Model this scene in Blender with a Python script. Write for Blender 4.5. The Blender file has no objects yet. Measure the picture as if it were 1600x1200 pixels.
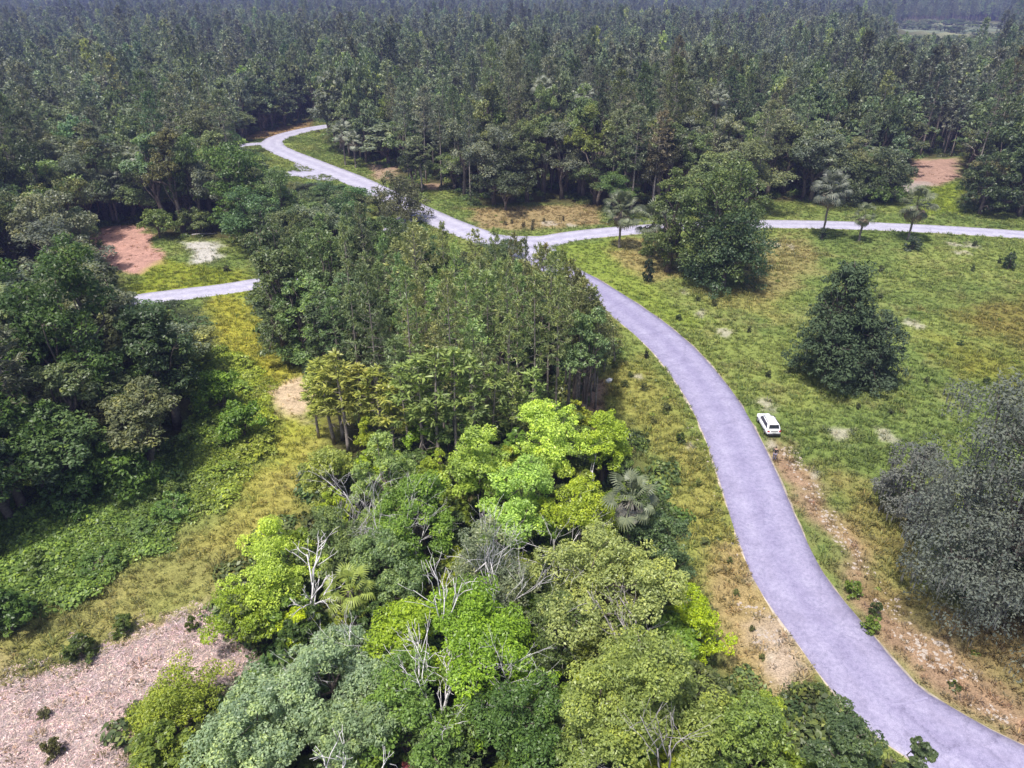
import bpy, math, random
import numpy as np
from mathutils import Vector, Matrix

random.seed(11)
RNG = np.random.default_rng(11)
SC = bpy.context.scene
COL = SC.collection
PI = math.pi

# ------------------------------------------------------------------ camera
PW, PH, FPX = 1600.0, 1200.0, 1142.0
CAM_H = 45.0
PITCH = math.atan(630.0 / FPX)
cd = bpy.data.cameras.new('camera')
cd.sensor_fit = 'HORIZONTAL'
cd.angle = 2 * math.atan(PW / 2 / FPX)
cd.clip_start, cd.clip_end = 0.5, 12000
cam = bpy.data.objects.new('camera', cd)
cam.location = (0, 0, CAM_H)
cam.rotation_euler = (PI / 2 - PITCH, 0, 0)
COL.objects.link(cam)
SC.camera = cam

# ------------------------------------------------------------------ world, sun, exposure
SUN_EL, SUN_AZ = math.radians(68), math.radians(-140)      # azimuth from +Y, clockwise positive: high, to the left and a little behind the camera
world = bpy.data.worlds.new('World')
SC.world = world
world.use_nodes = True
wn = world.node_tree.nodes
wn.clear()
sky = wn.new('ShaderNodeTexSky')
sky.sky_type = 'NISHITA'
sky.sun_disc = False
sky.sun_elevation = SUN_EL
sky.sun_rotation = SUN_AZ
sky.air_density, sky.dust_density, sky.ozone_density = 1.0, 3.0, 1.0
bg = wn.new('ShaderNodeBackground')
bg.inputs['Strength'].default_value = 0.105
wo = wn.new('ShaderNodeOutputWorld')
world.node_tree.links.new(sky.outputs[0], bg.inputs[0])
world.node_tree.links.new(bg.outputs[0], wo.inputs[0])

sd = bpy.data.lights.new('sun', 'SUN')
sd.energy = 3.1
sd.angle = math.radians(3)
sd.color = (1.0, 0.965, 0.91)
sun = bpy.data.objects.new('sun', sd)
to_sun = Vector((math.sin(SUN_AZ) * math.cos(SUN_EL), math.cos(SUN_AZ) * math.cos(SUN_EL), math.sin(SUN_EL)))
sun.rotation_euler = to_sun.to_track_quat('Z', 'Y').to_euler()
sun.location = (0, 0, 200)
COL.objects.link(sun)

SC.view_settings.view_transform = 'Standard'
SC.view_settings.look = 'None'
SC.view_settings.gamma = 1
SC.view_settings.exposure = 0.80
SC.view_settings.use_curve_mapping = False
SC.render.engine = 'CYCLES'
SC.cycles.use_denoising = True
SC.cycles.max_bounces = 6
SC.cycles.diffuse_bounces = 3
SC.cycles.glossy_bounces = 2
SC.cycles.transmission_bounces = 4
SC.cycles.transparent_max_bounces = 4
SC.cycles.volume_bounces = 0

# ------------------------------------------------------------------ pixel <-> ground
CT, ST = math.cos(PITCH), math.sin(PITCH)


def gp(px, py, z=0.0):
    """World point at height z seen at photo pixel (px, py)."""
    dx, dy = (px - PW / 2) / FPX, -(py - PH / 2) / FPX
    d = (dx, dy * ST + CT, dy * CT - ST)
    t = (z - CAM_H) / d[2]
    return (d[0] * t, d[1] * t)


def proj(x, y, z):
    x, y, z = np.asarray(x, float), np.asarray(y, float), np.asarray(z, float) - CAM_H
    zc = np.maximum(y * CT - z * ST, 0.1)
    yc = y * ST + z * CT
    return PW / 2 + FPX * x / zc, PH / 2 - FPX * yc / zc


def ppm(py):
    """photo pixels per metre for something standing on the ground at row py"""
    return CT * (py + 30) / CAM_H


def height_for(bx, by, ytop):
    X, Y = gp(bx, by)
    lo, hi = 0.1, 44.0
    for _ in range(40):
        m = (lo + hi) / 2
        if proj(X, Y, m)[1] > ytop:
            lo = m
        else:
            hi = m
    return lo


# ------------------------------------------------------------------ numpy helpers
def _hash(ix, iy, seed):
    n = (ix.astype(np.int64) * 374761393 + iy.astype(np.int64) * 668265263 + seed * 974711) & 0x7fffffff
    n = ((n ^ (n >> 13)) * 1274126177) & 0x7fffffff
    return ((n ^ (n >> 16)) & 0xffff) / 65535.0


def vnoise(x, y, seed=0):
    x, y = np.asarray(x, float), np.asarray(y, float)
    ix, iy = np.floor(x), np.floor(y)
    fx, fy = x - ix, y - iy
    fx, fy = fx * fx * (3 - 2 * fx), fy * fy * (3 - 2 * fy)
    a, b = _hash(ix, iy, seed), _hash(ix + 1, iy, seed)
    c, d = _hash(ix, iy + 1, seed), _hash(ix + 1, iy + 1, seed)
    return (a + (b - a) * fx) * (1 - fy) + (c + (d - c) * fx) * fy


def fbm(x, y, seed=0, octv=4):
    s, a, t = 0, 0.5, 0
    for k in range(octv):
        s = s + a * vnoise(x * 2 ** k, y * 2 ** k, seed + 17 * k)
        t += a
        a *= 0.55
    return s / t


def sstep(a, b, x):
    t = np.clip((x - a) / (b - a), 0, 1)
    return t * t * (3 - 2 * t)


def in_poly(x, y, P):
    x, y = np.asarray(x, float), np.asarray(y, float)
    r = np.zeros(x.shape, bool)
    n = len(P)
    for i in range(n):
        x1, y1 = P[i]
        x2, y2 = P[(i + 1) % n]
        if y1 == y2:
            continue
        c = ((y1 > y) != (y2 > y)) & (x < (x2 - x1) * (y - y1) / (y2 - y1) + x1)
        r ^= c
    return r


def dist_line(x, y, P, closed=False):
    x, y = np.asarray(x, float), np.asarray(y, float)
    d = np.full(x.shape, 1e9)
    n = len(P)
    for i in range(n if closed else n - 1):
        x1, y1 = P[i]
        x2, y2 = P[(i + 1) % n]
        vx, vy = x2 - x1, y2 - y1
        t = np.clip(((x - x1) * vx + (y - y1) * vy) / (vx * vx + vy * vy + 1e-9), 0, 1)
        d = np.minimum(d, (x - x1 - t * vx) ** 2 + (y - y1 - t * vy) ** 2)
    return np.sqrt(d)


def sdf(x, y, P):
    """positive inside"""
    d = dist_line(x, y, P, True)
    return np.where(in_poly(x, y, P), d, -d)


def catmull(P, step=1.5):
    P = [np.array(p, float) for p in P]
    Q = [2 * P[0] - P[1]] + P + [2 * P[-1] - P[-2]]
    out = []
    for i in range(1, len(Q) - 2):
        p0, p1, p2, p3 = Q[i - 1:i + 3]
        n = max(2, int(np.linalg.norm(p2 - p1) / step))
        for k in range(n):
            t = k / n
            out.append(0.5 * (2 * p1 + (p2 - p0) * t + (2 * p0 - 5 * p1 + 4 * p2 - p3) * t * t + (3 * p1 - p0 - 3 * p2 + p3) * t ** 3))
    out.append(P[-1])
    return np.array(out)


def G(L):
    return [gp(*p) for p in L]


# ------------------------------------------------------------------ layout of the place
MAIN = catmull(G([(1760, 1290), (1580, 1215), (1455, 1145), (1380, 1090), (1306, 1000), (1232, 900), (1190, 800), (1147, 690),
                  (1100, 605), (1035, 530), (950, 466), (868, 418), (790, 384), (705, 352), (630, 318), (560, 284), (490, 256),
                  (436, 234), (425, 222), (450, 210), (500, 199), (560, 192)]))
SIDE = catmull(G([(755, 378), (840, 377), (900, 368), (980, 360), (1090, 353), (1220, 350), (1400, 355), (1600, 367), (1900, 392)]))
LANE = catmull(G([(-60, 520), (100, 488), (220, 468), (300, 458), (380, 447), (470, 430), (560, 405), (640, 340)]))
SPUR_A = catmull(G([(505, 268), (478, 272), (440, 271), (380, 262), (300, 250)]))
SPUR_B = catmull(G([(440, 226), (405, 225), (380, 227), (330, 236)]))
ROADS = [(MAIN, 3.1), (SIDE, 2.9), (LANE, 2.6), (SPUR_A, 2.2), (SPUR_B, 2.4)]

# open ground that the photograph shows (photo pixels)
OPEN = [
    [(150, 356), (220, 350), (255, 372), (390, 378), (395, 440), (392, 470), (425, 548), (495, 585), (482, 660), (500, 720), (480, 790),
     (430, 830), (340, 900), (325, 960), (340, 1000), (400, 1010), (420, 1040), (350, 1060), (240, 1070), (190, 1120), (190, 1200), (0, 1200), (0, 850),
     (150, 800), (300, 740), (335, 690), (312, 600), (340, 540), (325, 475), (215, 476), (200, 434), (160, 412)],
    [(870, 385), (945, 362), (1190, 342), (1600, 335), (1850, 345), (1850, 1260), (1600, 1260), (1450, 1200), (1400, 1150), (1330, 1130), (1240, 1060), (1200, 1080),
     (1160, 1040), (1120, 1000), (1085, 930), (1065, 830), (1055, 760), (1000, 700), (985, 660), (925, 650), (925, 600), (960, 545),
     (1000, 535), (960, 470), (890, 425)],
    [(660, 290), (720, 300), (735, 325), (850, 318), (930, 322), (945, 318), (945, 360), (870, 385), (820, 378), (740, 374), (735, 388),
     (690, 385), (660, 350), (690, 340), (665, 315)],
    [(383, 212), (490, 189), (500, 215), (530, 240), (590, 262), (618, 268), (575, 296), (530, 288), (470, 285), (440, 262), (385, 226)],
    [(1190, 318), (1270, 316), (1420, 318), (1425, 250), (1500, 245), (1495, 320), (1600, 335), (1600, 350), (1190, 350)],
    [(1385, 46), (1410, 38), (1440, 36), (1560, 33), (1575, 50), (1530, 56), (1460, 58), (1400, 54)],
]
OPEN_G = [G(p) for p in OPEN]

MW, MH = 400, 300
_mx, _my = np.meshgrid((np.arange(MW) + .5) * 4, (np.arange(MH) + .5) * 4)
OPEN_MASK = np.zeros((MH, MW), bool)
for p in OPEN:
    OPEN_MASK |= in_poly(_mx, _my, p)


def hides_open(x, y, h, r, cb=0.35):
    """how much of the tree's outline falls on ground that the photo shows open"""
    zz, rr = [], []
    for f in (0.15, 0.4, 0.6, 0.8, 1.0):
        for s in (-1, 0, 1):
            k = 1.0 if 0.35 < f < 0.9 else 0.45
            zz.append(f * h)
            rr.append(s * r * k)
    u, v = proj(np.full(len(zz), x) + np.array(rr), np.full(len(zz), y), np.array(zz))
    iu, iv = (u / 4).astype(int), (v / 4).astype(int)
    ok = (iu >= 0) & (iu < MW) & (iv >= 0) & (iv < MH)
    if not ok.any():
        return 0.0
    return float(OPEN_MASK[iv[ok], iu[ok]].mean())


def road_gap(x, y):
    d = np.full(np.shape(x), 1e9)
    for P, w in ROADS:
        d = np.minimum(d, dist_line(x, y, P[::2]) - w)
    return d


def hz(x, y):
    """ground height"""
    x, y = np.asarray(x, float), np.asarray(y, float)
    w = np.clip((road_gap(x, y) - 2.0) / 8, 0, 1)
    return w * (fbm(x / 23, y / 23, 3, 3) - 0.5) * 1.1 + w * (fbm(x / 4.5, y / 4.5, 9, 2) - 0.5) * 0.22


# ground colours: what grows or lies there, plus painted shade under the oak
PATCH = [  # polygon, colour, edge softness m, strength
    ([(350, 468), (392, 478), (430, 560), (475, 582), (430, 605), (370, 570), (340, 520)], (.34, .25, .035), 3, .75),
    ([(335, 468), (392, 466), (430, 560), (490, 600), (500, 720), (470, 800), (400, 860), (330, 840), (400, 740), (420, 650), (400, 600), (345, 540)], (.42, .42, .06), 3, .75),
    ([(0, 930), (200, 880), (420, 745), (480, 690), (492, 800), (345, 930), (150, 1030), (0, 1080), (-120, 1120), (-120, 950)], (.32, .26, .10), 4, .55),
    ([(-300, 1400), (-300, 1150), (0, 1075), (150, 1030), (300, 960), (335, 945), (350, 1000), (410, 1000), (425, 1035), (340, 1072), (230, 1090), (200, 1220), (100, 1500)], (.50, .345, .295), 3.5, .9),
    ([(150, 358), (215, 351), (245, 375), (256, 415), (205, 434), (160, 414), (120, 395)], (.50, .29, .24), .8, 1),
    ([(256, 405), (392, 430), (392, 462), (215, 472), (205, 434)], (.30, .33, .02), 1.5, .6),
    ([(283, 380), (325, 378), (347, 382), (332, 414), (302, 416), (300, 395)], (.54, .51, .50), 1.3, .9),
    ([(428, 608), (495, 585), (494, 640), (476, 668), (428, 652)], (.60, .46, .33), 1.2, .95),
    ([(925, 600), (1000, 556), (1100, 700), (1180, 900), (1275, 1090), (1230, 1110), (1150, 1040), (1080, 900), (1050, 750), (980, 660)], (.34, .30, .08), 2, .6),
    ([(915, 605), (945, 600), (950, 645), (920, 655)], (.42, .27, .20), .8, .9),
    ([(1100, 860), (1160, 850), (1215, 960), (1270, 1070), (1225, 1085), (1150, 1040), (1110, 950)], (.40, .28, .15), 1.6, .75),
    ([(1160, 970), (1200, 960), (1250, 1060), (1215, 1075)], (.48, .38, .31), 1, .8),
    ([(1205, 690), (1245, 695), (1290, 770), (1345, 860), (1430, 960), (1600, 1100), (1700, 1180), (1640, 1220), (1480, 1112), (1372, 1005), (1300, 880), (1246, 780)], (.36, .23, .165), 2, .9),
    ([(1360, 900), (1450, 930), (1620, 960), (1700, 1150), (1600, 1120), (1440, 985)], (.24, .17, .085), 2.5, .9),  # brown ground under the live oak, its shade painted in
    ([(1300, 730), (1420, 790), (1460, 900), (1400, 930), (1330, 840)], (.32, .24, .09), 3, .6),
    ([(1480, 490), (1560, 468), (1700, 450), (1700, 580), (1560, 540)], (.24, .17, .045), 5, .6),
    ([(1440, 520), (1600, 560), (1600, 620), (1500, 590)], (.26, .24, .035), 4, .6),
    ([(868, 386), (960, 372), (1000, 430), (1090, 500), (1070, 520), (960, 462), (890, 428)], (.26, .33, .05), 2, .6),
    ([(945, 378), (1030, 372), (1060, 430), (1010, 446), (960, 410)], (.38, .29, .13), 2, .75),
    ([(1175, 375), (1260, 372), (1290, 410), (1240, 450), (1190, 470), (1150, 455)], (.34, .27, .12), 3, .7),
    ([(1060, 440), (1220, 455), (1215, 500), (1120, 480)], (.33, .28, .10), 2, .55),
    ([(730, 326), (945, 318), (945, 352), (850, 358), (750, 358)], (.36, .25, .14), 2, .8),
    ([(383, 208), (490, 188), (492, 198), (430, 213), (383, 222)], (.36, .23, .12), 2, .9),
    ([(575, 258), (622, 262), (612, 282), (585, 280)], (.42, .29, .22), 1.5, .9),
    ([(648, 285), (690, 286), (690, 296), (660, 298)], (.40, .27, .19), 1.5, .9),
    ([(1422, 250), (1500, 246), (1496, 284), (1450, 292), (1418, 290)], (.42, .27, .22), 2, 1),
    ([(1400, 288), (1455, 286), (1440, 302), (1398, 302)], (.42, .37, .35), 2, .9),
    ([(1455, 292), (1498, 285), (1496, 335), (1440, 335)], (.25, .31, .03), 2, .8),
    ([(1400, 30), (1580, 28), (1580, 56), (1440, 60)], (.45, .46, .28), 15, .9),
]
PATCH = [(G(p), tuple(v * .80 for v in c), s, k) for p, c, s, k in PATCH]
SPOTS = [(1095, 490, 1.3), (1068, 456, 1.1), (1130, 520, 1.3), (1424, 507, 1.5), (1380, 686, 1.4), (1315, 682, 1.6), (1210, 384, 2.2), (1235, 387, 1.6),
         (1490, 382, 1.6), (1520, 385, 1.6), (1500, 395, 2), (1195, 632, 1.6), (1420, 800, 1.2), (1408, 808, 1.0), (1265, 740, 1.0),
         (1208, 1030, 1.0), (1190, 990, .8), (1120, 640, .8), (860, 350, 1.8), (890, 352, 1.3),
         (1000, 590, .8), (1075, 700, .7), (325, 1000, 1.2), (350, 1060, 1.4), (380, 1050, 1.3), (1180, 905, .8), (1203, 692, .9)]
SPOTS = [(*gp(a, b), r) for a, b, r in SPOTS]


def openness(x, y):
    o = np.full(np.shape(x), -1e9)
    for P in OPEN_G:
        o = np.maximum(o, sdf(x, y, P))
    return np.maximum(o, 5.5 - road_gap(x, y))


def ground_color(x, y):
    """(n,3) colour of soil and grass, (n,) how grassy"""
    x, y = np.asarray(x, float), np.asarray(y, float)
    far = y > 330
    wx = x + (fbm(x / 5, y / 5, 21) - .5) * 5
    wy = y + (fbm(x / 5, y / 5, 31) - .5) * 5
    n1, n2, n3 = fbm(x / 14, y / 14, 41), fbm(x / 3.2, y / 3.2, 51), fbm(x / 1.1, y / 1.1, 61, 3)
    c = np.empty(x.shape + (3,))
    floor_c = np.array((.075, .07, .03)) + (n2[..., None] - .4) * np.array((.03, .05, .01))
    yg, gr, st = np.array((.190, .228, .062)), np.array((.142, .190, .052)), np.array((.27, .24, .105))
    a = sstep(.38, .62, n1)[..., None]
    b = sstep(.48, .74, n2 * .65 + n3 * .35)[..., None]
    g = gr * (1 - a) + yg * a
    g = g * (1 - .4 * b) + st * .4 * b
    g = g * (.90 + .2 * n3[..., None])
    o = np.where(far, -99, openness(x, y))
    k = sstep(-2.5, 1.0, o + (n2 - .5) * 3)[..., None]
    c[:] = floor_c * (1 - k) + g * k
    grass = k[..., 0].copy()
    for P, col, soft, s in PATCH:
        xs, ys = [p[0] for p in P], [p[1] for p in P]
        box = (x > min(xs) - 12) & (x < max(xs) + 12) & (y > min(ys) - 12) & (y < max(ys) + 12)
        if not box.any():
            continue
        d = sdf(wx[box], wy[box], P)
        m = sstep(-soft, soft, d + (n2[box] - .5) * soft * 1.6) * s
        cc = np.array(col) * (.72 + .56 * n3[box][:, None])
        c[box] = c[box] * (1 - m[:, None]) + cc * m[:, None]
        if col[2] > .084:
            grass[box] *= 1 - .93 * m * min(1, (col[2] - .064) / .10)
    for sx, sy, r in SPOTS:
        box = (np.abs(x - sx) < 4 * r) & (np.abs(y - sy) < 4 * r)
        if not box.any():
            continue
        d = np.hypot((x[box] - sx), (y[box] - sy) * .8) / r
        m = sstep(1.0, .35, d + (n3[box] - .5) * 1.6 + (n2[box] - .5) * 1.2) * .6
        c[box] = c[box] * (1 - m[:, None]) + np.array((.42, .375, .33)) * m[:, None]
        grass[box] *= 1 - m
    return c, grass


# ------------------------------------------------------------------ mesh helpers
def mesh_np(name, V, Fq, mat=None, var=None, smooth=False):
    V = np.asarray(V, np.float32)
    me = bpy.data.meshes.new(name)
    Fq = np.asarray(Fq, np.int32)
    n, k = Fq.shape
    me.vertices.add(len(V))
    me.vertices.foreach_set('co', V.ravel())
    me.loops.add(n * k)
    me.loops.foreach_set('vertex_index', Fq.ravel())
    me.polygons.add(n)
    me.polygons.foreach_set('loop_start', np.arange(0, n * k, k, dtype=np.int32))
    me.polygons.foreach_set('loop_total', np.full(n, k, np.int32))
    if smooth:
        me.polygons.foreach_set('use_smooth', np.ones(n, bool))
    me.update(calc_edges=True)
    if var is not None:
        at = me.attributes.new('var', 'FLOAT', 'POINT')
        at.data.foreach_set('value', np.asarray(var, np.float32))
    if mat:
        me.materials.append(mat)
    return me


class MB:
    """collects quads (triangles as degenerate-free quads are avoided: faces are lists)"""
    def __init__(s):
        s.v, s.f = [], []

    def add(s, V, Fc):
        o = len(s.v)
        s.v += [tuple(p) for p in V]
        s.f += [tuple(i + o for i in f) for f in Fc]

    def box(s, c, d, rz=0.0):
        cx, cy, cz = c
        hx, hy, hzz = d[0] / 2, d[1] / 2, d[2] / 2
        ca, sa = math.cos(rz), math.sin(rz)
        V = []
        for z in (-hzz, hzz):
            for (x, y) in ((-hx, -hy), (hx, -hy), (hx, hy), (-hx, hy)):
                V.append((cx + x * ca - y * sa, cy + x * sa + y * ca, cz + z))
        s.add(V, [(3, 2, 1, 0), (4, 5, 6, 7), (0, 1, 5, 4), (1, 2, 6, 5), (2, 3, 7, 6), (3, 0, 4, 7)])

    def tube(s, P, R, sides=6, cap=True):
        P = [Vector(p) for p in P]
        n = len(P)
        V, Fc = [], []
        ref = Vector((0.31, 0.95, 0.05))
        for i, p in enumerate(P):
            t = (P[min(i + 1, n - 1)] - P[max(i - 1, 0)])
            if t.length < 1e-6:
                t = Vector((0, 0, 1))
            t.normalize()
            a = t.cross(ref)
            if a.length < .1:
                a = t.cross(Vector((1, 0, 0)))
            a.normalize()
            b = t.cross(a)
            for k in range(sides):
                an = 2 * PI * k / sides
                V.append(p + (a * math.cos(an) + b * math.sin(an)) * R[i])
        for i in range(n - 1):
            for k in range(sides):
                k2 = (k + 1) % sides
                Fc.append((i * sides + k, (i + 1) * sides + k, (i + 1) * sides + k2, i * sides + k2))
        if cap:
            Fc.append(tuple(range(sides)))
            Fc.append(tuple((n - 1) * sides + k for k in reversed(range(sides))))
        s.add(V, Fc)

    def loft(s, rings, cap=True):
        k = len(rings[0])
        V = [p for r in rings for p in r]
        Fc = []
        for i in range(len(rings) - 1):
            for j in range(k):
                j2 = (j + 1) % k
                Fc.append((i * k + j, i * k + j2, (i + 1) * k + j2, (i + 1) * k + j))
        if cap:
            Fc.append(tuple(reversed(range(k))))
            Fc.append(tuple((len(rings) - 1) * k + j for j in range(k)))
        s.add(V, Fc)

    def mesh(s, name, mat=None, smooth=False):
        me = bpy.data.meshes.new(name)
        me.from_pydata(s.v, [], s.f)
        me.validate()
        if smooth:
            for p in me.polygons:
                p.use_smooth = True
        if mat:
            me.materials.append(mat)
        return me


def obj(name, me, parent=None, loc=(0, 0, 0), rz=0.0, tint=None):
    o = bpy.data.objects.new(name, me)
    COL.objects.link(o)
    o.location = loc
    o.rotation_euler.z = rz
    if parent is not None:
        o.parent = parent
    if tint is not None:
        o['tint'] = [float(t) for t in tint]
    return o


def tag(o, label=None, cat=None, group=None, kind=None):
    if label:
        o['label'] = label
    if cat:
        o['category'] = cat
    if group:
        o['group'] = group
    if kind:
        o['kind'] = kind
    return o


def thing(name, label, cat, loc, rz=0.0, group=None, scale=None):
    e = bpy.data.objects.new(name, None)
    e.empty_display_size = .3
    COL.objects.link(e)
    e.location = loc
    e.rotation_euler.z = rz
    if scale is not None:
        e.scale = scale
    return tag(e, label, cat, group)


# ------------------------------------------------------------------ materials
def new_mat(name):
    m = bpy.data.materials.new(name)
    m.use_nodes = True
    nt = m.node_tree
    nt.nodes.clear()
    out = nt.nodes.new('ShaderNodeOutputMaterial')
    return m, nt, nt.nodes, nt.links, out


def ramp(N, stops):
    r = N.new('ShaderNodeValToRGB')
    el = r.color_ramp.elements
    while len(el) < len(stops):
        el.new(0.5)
    for e, (p, c) in zip(el, stops):
        e.position = p
        e.color = (*c, 1) if len(c) == 3 else c
    return r


def mixc(N, L, a, b, fac, mode='MIX'):
    m = N.new('ShaderNodeMix')
    m.data_type = 'RGBA'
    m.blend_type = mode
    for sock, v in ((m.inputs[6], a), (m.inputs[7], b)):
        if hasattr(v, 'is_output'):
            L.new(v, sock)
        else:
            sock.default_value = (*v, 1)
    if hasattr(fac, 'is_output'):
        L.new(fac, m.inputs[0])
    else:
        m.inputs[0].default_value = fac
    return m.outputs[2]


def plain_mat(name, col, rough=.6, noise=.25, nscale=8, metallic=0.0, spec=.3):
    m, nt, N, L, out = new_mat(name)
    b = N.new('ShaderNodeBsdfPrincipled')
    b.inputs['Roughness'].default_value = rough
    b.inputs['Metallic'].default_value = metallic
    b.inputs['Specular IOR Level'].default_value = spec
    tc = N.new('ShaderNodeTexCoord')
    nz = N.new('ShaderNodeTexNoise')
    nz.inputs['Scale'].default_value = nscale
    nz.inputs['Detail'].default_value = 4
    L.new(tc.outputs['Object'], nz.inputs['Vector'])
    r = ramp(N, [(.3, tuple(c * (1 - noise) for c in col)), (.7, tuple(min(1, c * (1 + noise)) for c in col))])
    L.new(nz.outputs['Fac'], r.inputs[0])
    L.new(r.outputs[0], b.inputs['Base Color'])
    L.new(b.outputs[0], out.inputs[0])
    return m


def leaf_mat(name, trans=.32, rough=.42, spread=.55, warm=(1.25, 1.1, .6)):
    """foliage: colour from the tree's own tint, varied leaf by leaf"""
    m, nt, N, L, out = new_mat(name)
    ti = N.new('ShaderNodeAttribute')
    ti.attribute_type = 'INSTANCER'
    ti.attribute_name = 'tint'
    va = N.new('ShaderNodeAttribute')
    va.attribute_type = 'GEOMETRY'
    va.attribute_name = 'var'
    mr = N.new('ShaderNodeMapRange')
    mr.inputs[3].default_value = 1 - spread
    mr.inputs[4].default_value = 1 + spread
    L.new(va.outputs['Fac'], mr.inputs[0])
    sc = N.new('ShaderNodeVectorMath')
    sc.operation = 'SCALE'
    L.new(ti.outputs['Color'], sc.inputs[0])
    L.new(mr.outputs[0], sc.inputs[3])
    r = ramp(N, [(.0, (.85, .95, 1.1)), (.55, (1, 1, 1)), (1, warm)])
    L.new(va.outputs['Fac'], r.inputs[0])
    c = mixc(N, L, sc.outputs[0], r.outputs[0], 1.0, 'MULTIPLY')
    b = N.new('ShaderNodeBsdfPrincipled')
    b.inputs['Roughness'].default_value = rough
    b.inputs['Specular IOR Level'].default_value = .4
    L.new(c, b.inputs['Base Color'])
    t = N.new('ShaderNodeBsdfTranslucent')
    c2 = mixc(N, L, c, (1.25, 1.3, .55), 1.0, 'MULTIPLY')
    L.new(c2, t.inputs[0])
    mx = N.new('ShaderNodeMixShader')
    mx.inputs[0].default_value = trans
    L.new(b.outputs[0], mx.inputs[1])
    L.new(t.outputs[0], mx.inputs[2])
    L.new(mx.outputs[0], out.inputs[0])
    return m


M_LEAF = leaf_mat('leaf')
M_NEEDLE = leaf_mat('needle', trans=.22, spread=.5, warm=(1.3, 1.12, .7))
M_MATTE = leaf_mat('matte_leaf', trans=.2, rough=.8, spread=.28, warm=(1.1, 1.08, .95))
M_MOSS = leaf_mat('hanging_moss', trans=.15, rough=.9, spread=.35, warm=(1.1, 1.05, .95))
M_GRASS = leaf_mat('grass_blade', trans=.3, rough=.7, spread=.4, warm=(1.2, 1.08, .8))
M_BARK = plain_mat('bark', (.15, .12, .10), .9, .4, 3)
M_BARKP = plain_mat('pine_bark', (.27, .23, .20), .9, .4, 3)
M_DEAD = plain_mat('bleached_wood', (.66, .62, .62), .8, .25, 2)
M_GREYWOOD = plain_mat('grey_wood', (.34, .31, .31), .85, .3, 2)
M_STONE = plain_mat('pale_stone', (.40, .34, .29), .9, .35, 4)
M_WHITESTONE = plain_mat('white_stone', (.72, .70, .68), .85, .15, 4)

# ground
mg, nt, N, L, out = new_mat('ground')
ca = N.new('ShaderNodeAttribute')
ca.attribute_name = 'soil'
tc = N.new('ShaderNodeTexCoord')
n1 = N.new('ShaderNodeTexNoise')
n1.inputs['Scale'].default_value = 2.6
n1.inputs['Detail'].default_value = 6
n1.inputs['Roughness'].default_value = .7
L.new(tc.outputs['Object'], n1.inputs['Vector'])
r1 = ramp(N, [(.30, (.62, .60, .56)), (.5, (1, 1, 1)), (.72, (1.35, 1.3, 1.25))])
L.new(n1.outputs['Fac'], r1.inputs[0])
gc = mixc(N, L, ca.outputs['Color'], r1.outputs[0], 1.0, 'MULTIPLY')
n2 = N.new('ShaderNodeTexNoise')
n2.inputs['Scale'].default_value = 9
n2.inputs['Detail'].default_value = 3
L.new(tc.outputs['Object'], n2.inputs['Vector'])
r2 = ramp(N, [(.35, (.7, .7, .68)), (.65, (1.25, 1.25, 1.22))])
L.new(n2.outputs['Fac'], r2.inputs[0])
gc = mixc(N, L, gc, r2.outputs[0], 1.0, 'MULTIPLY')
b = N.new('ShaderNodeBsdfPrincipled')
b.inputs['Roughness'].default_value = .95
b.inputs['Specular IOR Level'].default_value = .05
L.new(gc, b.inputs['Base Color'])
bu = N.new('ShaderNodeBump')
bu.inputs['Strength'].default_value = .5
bu.inputs['Distance'].default_value = .12
L.new(n1.outputs['Fac'], bu.inputs['Height'])
L.new(bu.outputs[0], b.inputs['Normal'])
L.new(b.outputs[0], out.inputs[0])
M_GROUND = mg

# asphalt: pale lavender grey, mottled, lighter wheel paths come from the along/across attribute
ma, nt, N, L, out = new_mat('asphalt')
tc = N.new('ShaderNodeTexCoord')
n1 = N.new('ShaderNodeTexNoise')
n1.inputs['Scale'].default_value = .55
n1.inputs['Detail'].default_value = 9
n1.inputs['Roughness'].default_value = .65
L.new(tc.outputs['Object'], n1.inputs['Vector'])
r1 = ramp(N, [(.28, (.225, .202, .305)), (.5, (.275, .250, .370)), (.74, (.33, .306, .425))])
L.new(n1.outputs['Fac'], r1.inputs[0])
n2 = N.new('ShaderNodeTexNoise')
n2.inputs['Scale'].default_value = 14
n2.inputs['Detail'].default_value = 3
L.new(tc.outputs['Object'], n2.inputs['Vector'])
r2 = ramp(N, [(.3, (.82, .82, .83)), (.7, (1.16, 1.16, 1.15))])
L.new(n2.outputs['Fac'], r2.inputs[0])
c = mixc(N, L, r1.outputs[0], r2.outputs[0], 1.0, 'MULTIPLY')
ac = N.new('ShaderNodeAttribute')
ac.attribute_name = 'var'
r3 = ramp(N, [(0, (.86, .85, .88)), (.10, (.97, .97, .97)), (.26, (1.1, 1.1, 1.07)), (.40, (.98, .98, .99)), (.5, (.92, .91, .94)), (.60, (.98, .98, .99)), (.74, (1.1, 1.1, 1.07)), (.90, (.97, .97, .97)), (1, (.86, .85, .88))])
L.new(ac.outputs['Fac'], r3.inputs[0])
c = mixc(N, L, c, r3.outputs[0], 1.0, 'MULTIPLY')
n3 = N.new('ShaderNodeTexNoise')
n3.inputs['Scale'].default_value = 3.2
n3.inputs['Detail'].default_value = 8
n3.inputs['Roughness'].default_value = .75
L.new(tc.outputs['Object'], n3.inputs['Vector'])
r4 = ramp(N, [(.33, (.72, .72, .75)), (.48, (1, 1, 1)), (.66, (1.22, 1.21, 1.17))])
L.new(n3.outputs['Fac'], r4.inputs[0])
c = mixc(N, L, c, r4.outputs[0], 1.0, 'MULTIPLY')
vo = N.new('ShaderNodeTexVoronoi')
vo.feature = 'DISTANCE_TO_EDGE'
vo.inputs['Scale'].default_value = .22
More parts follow.
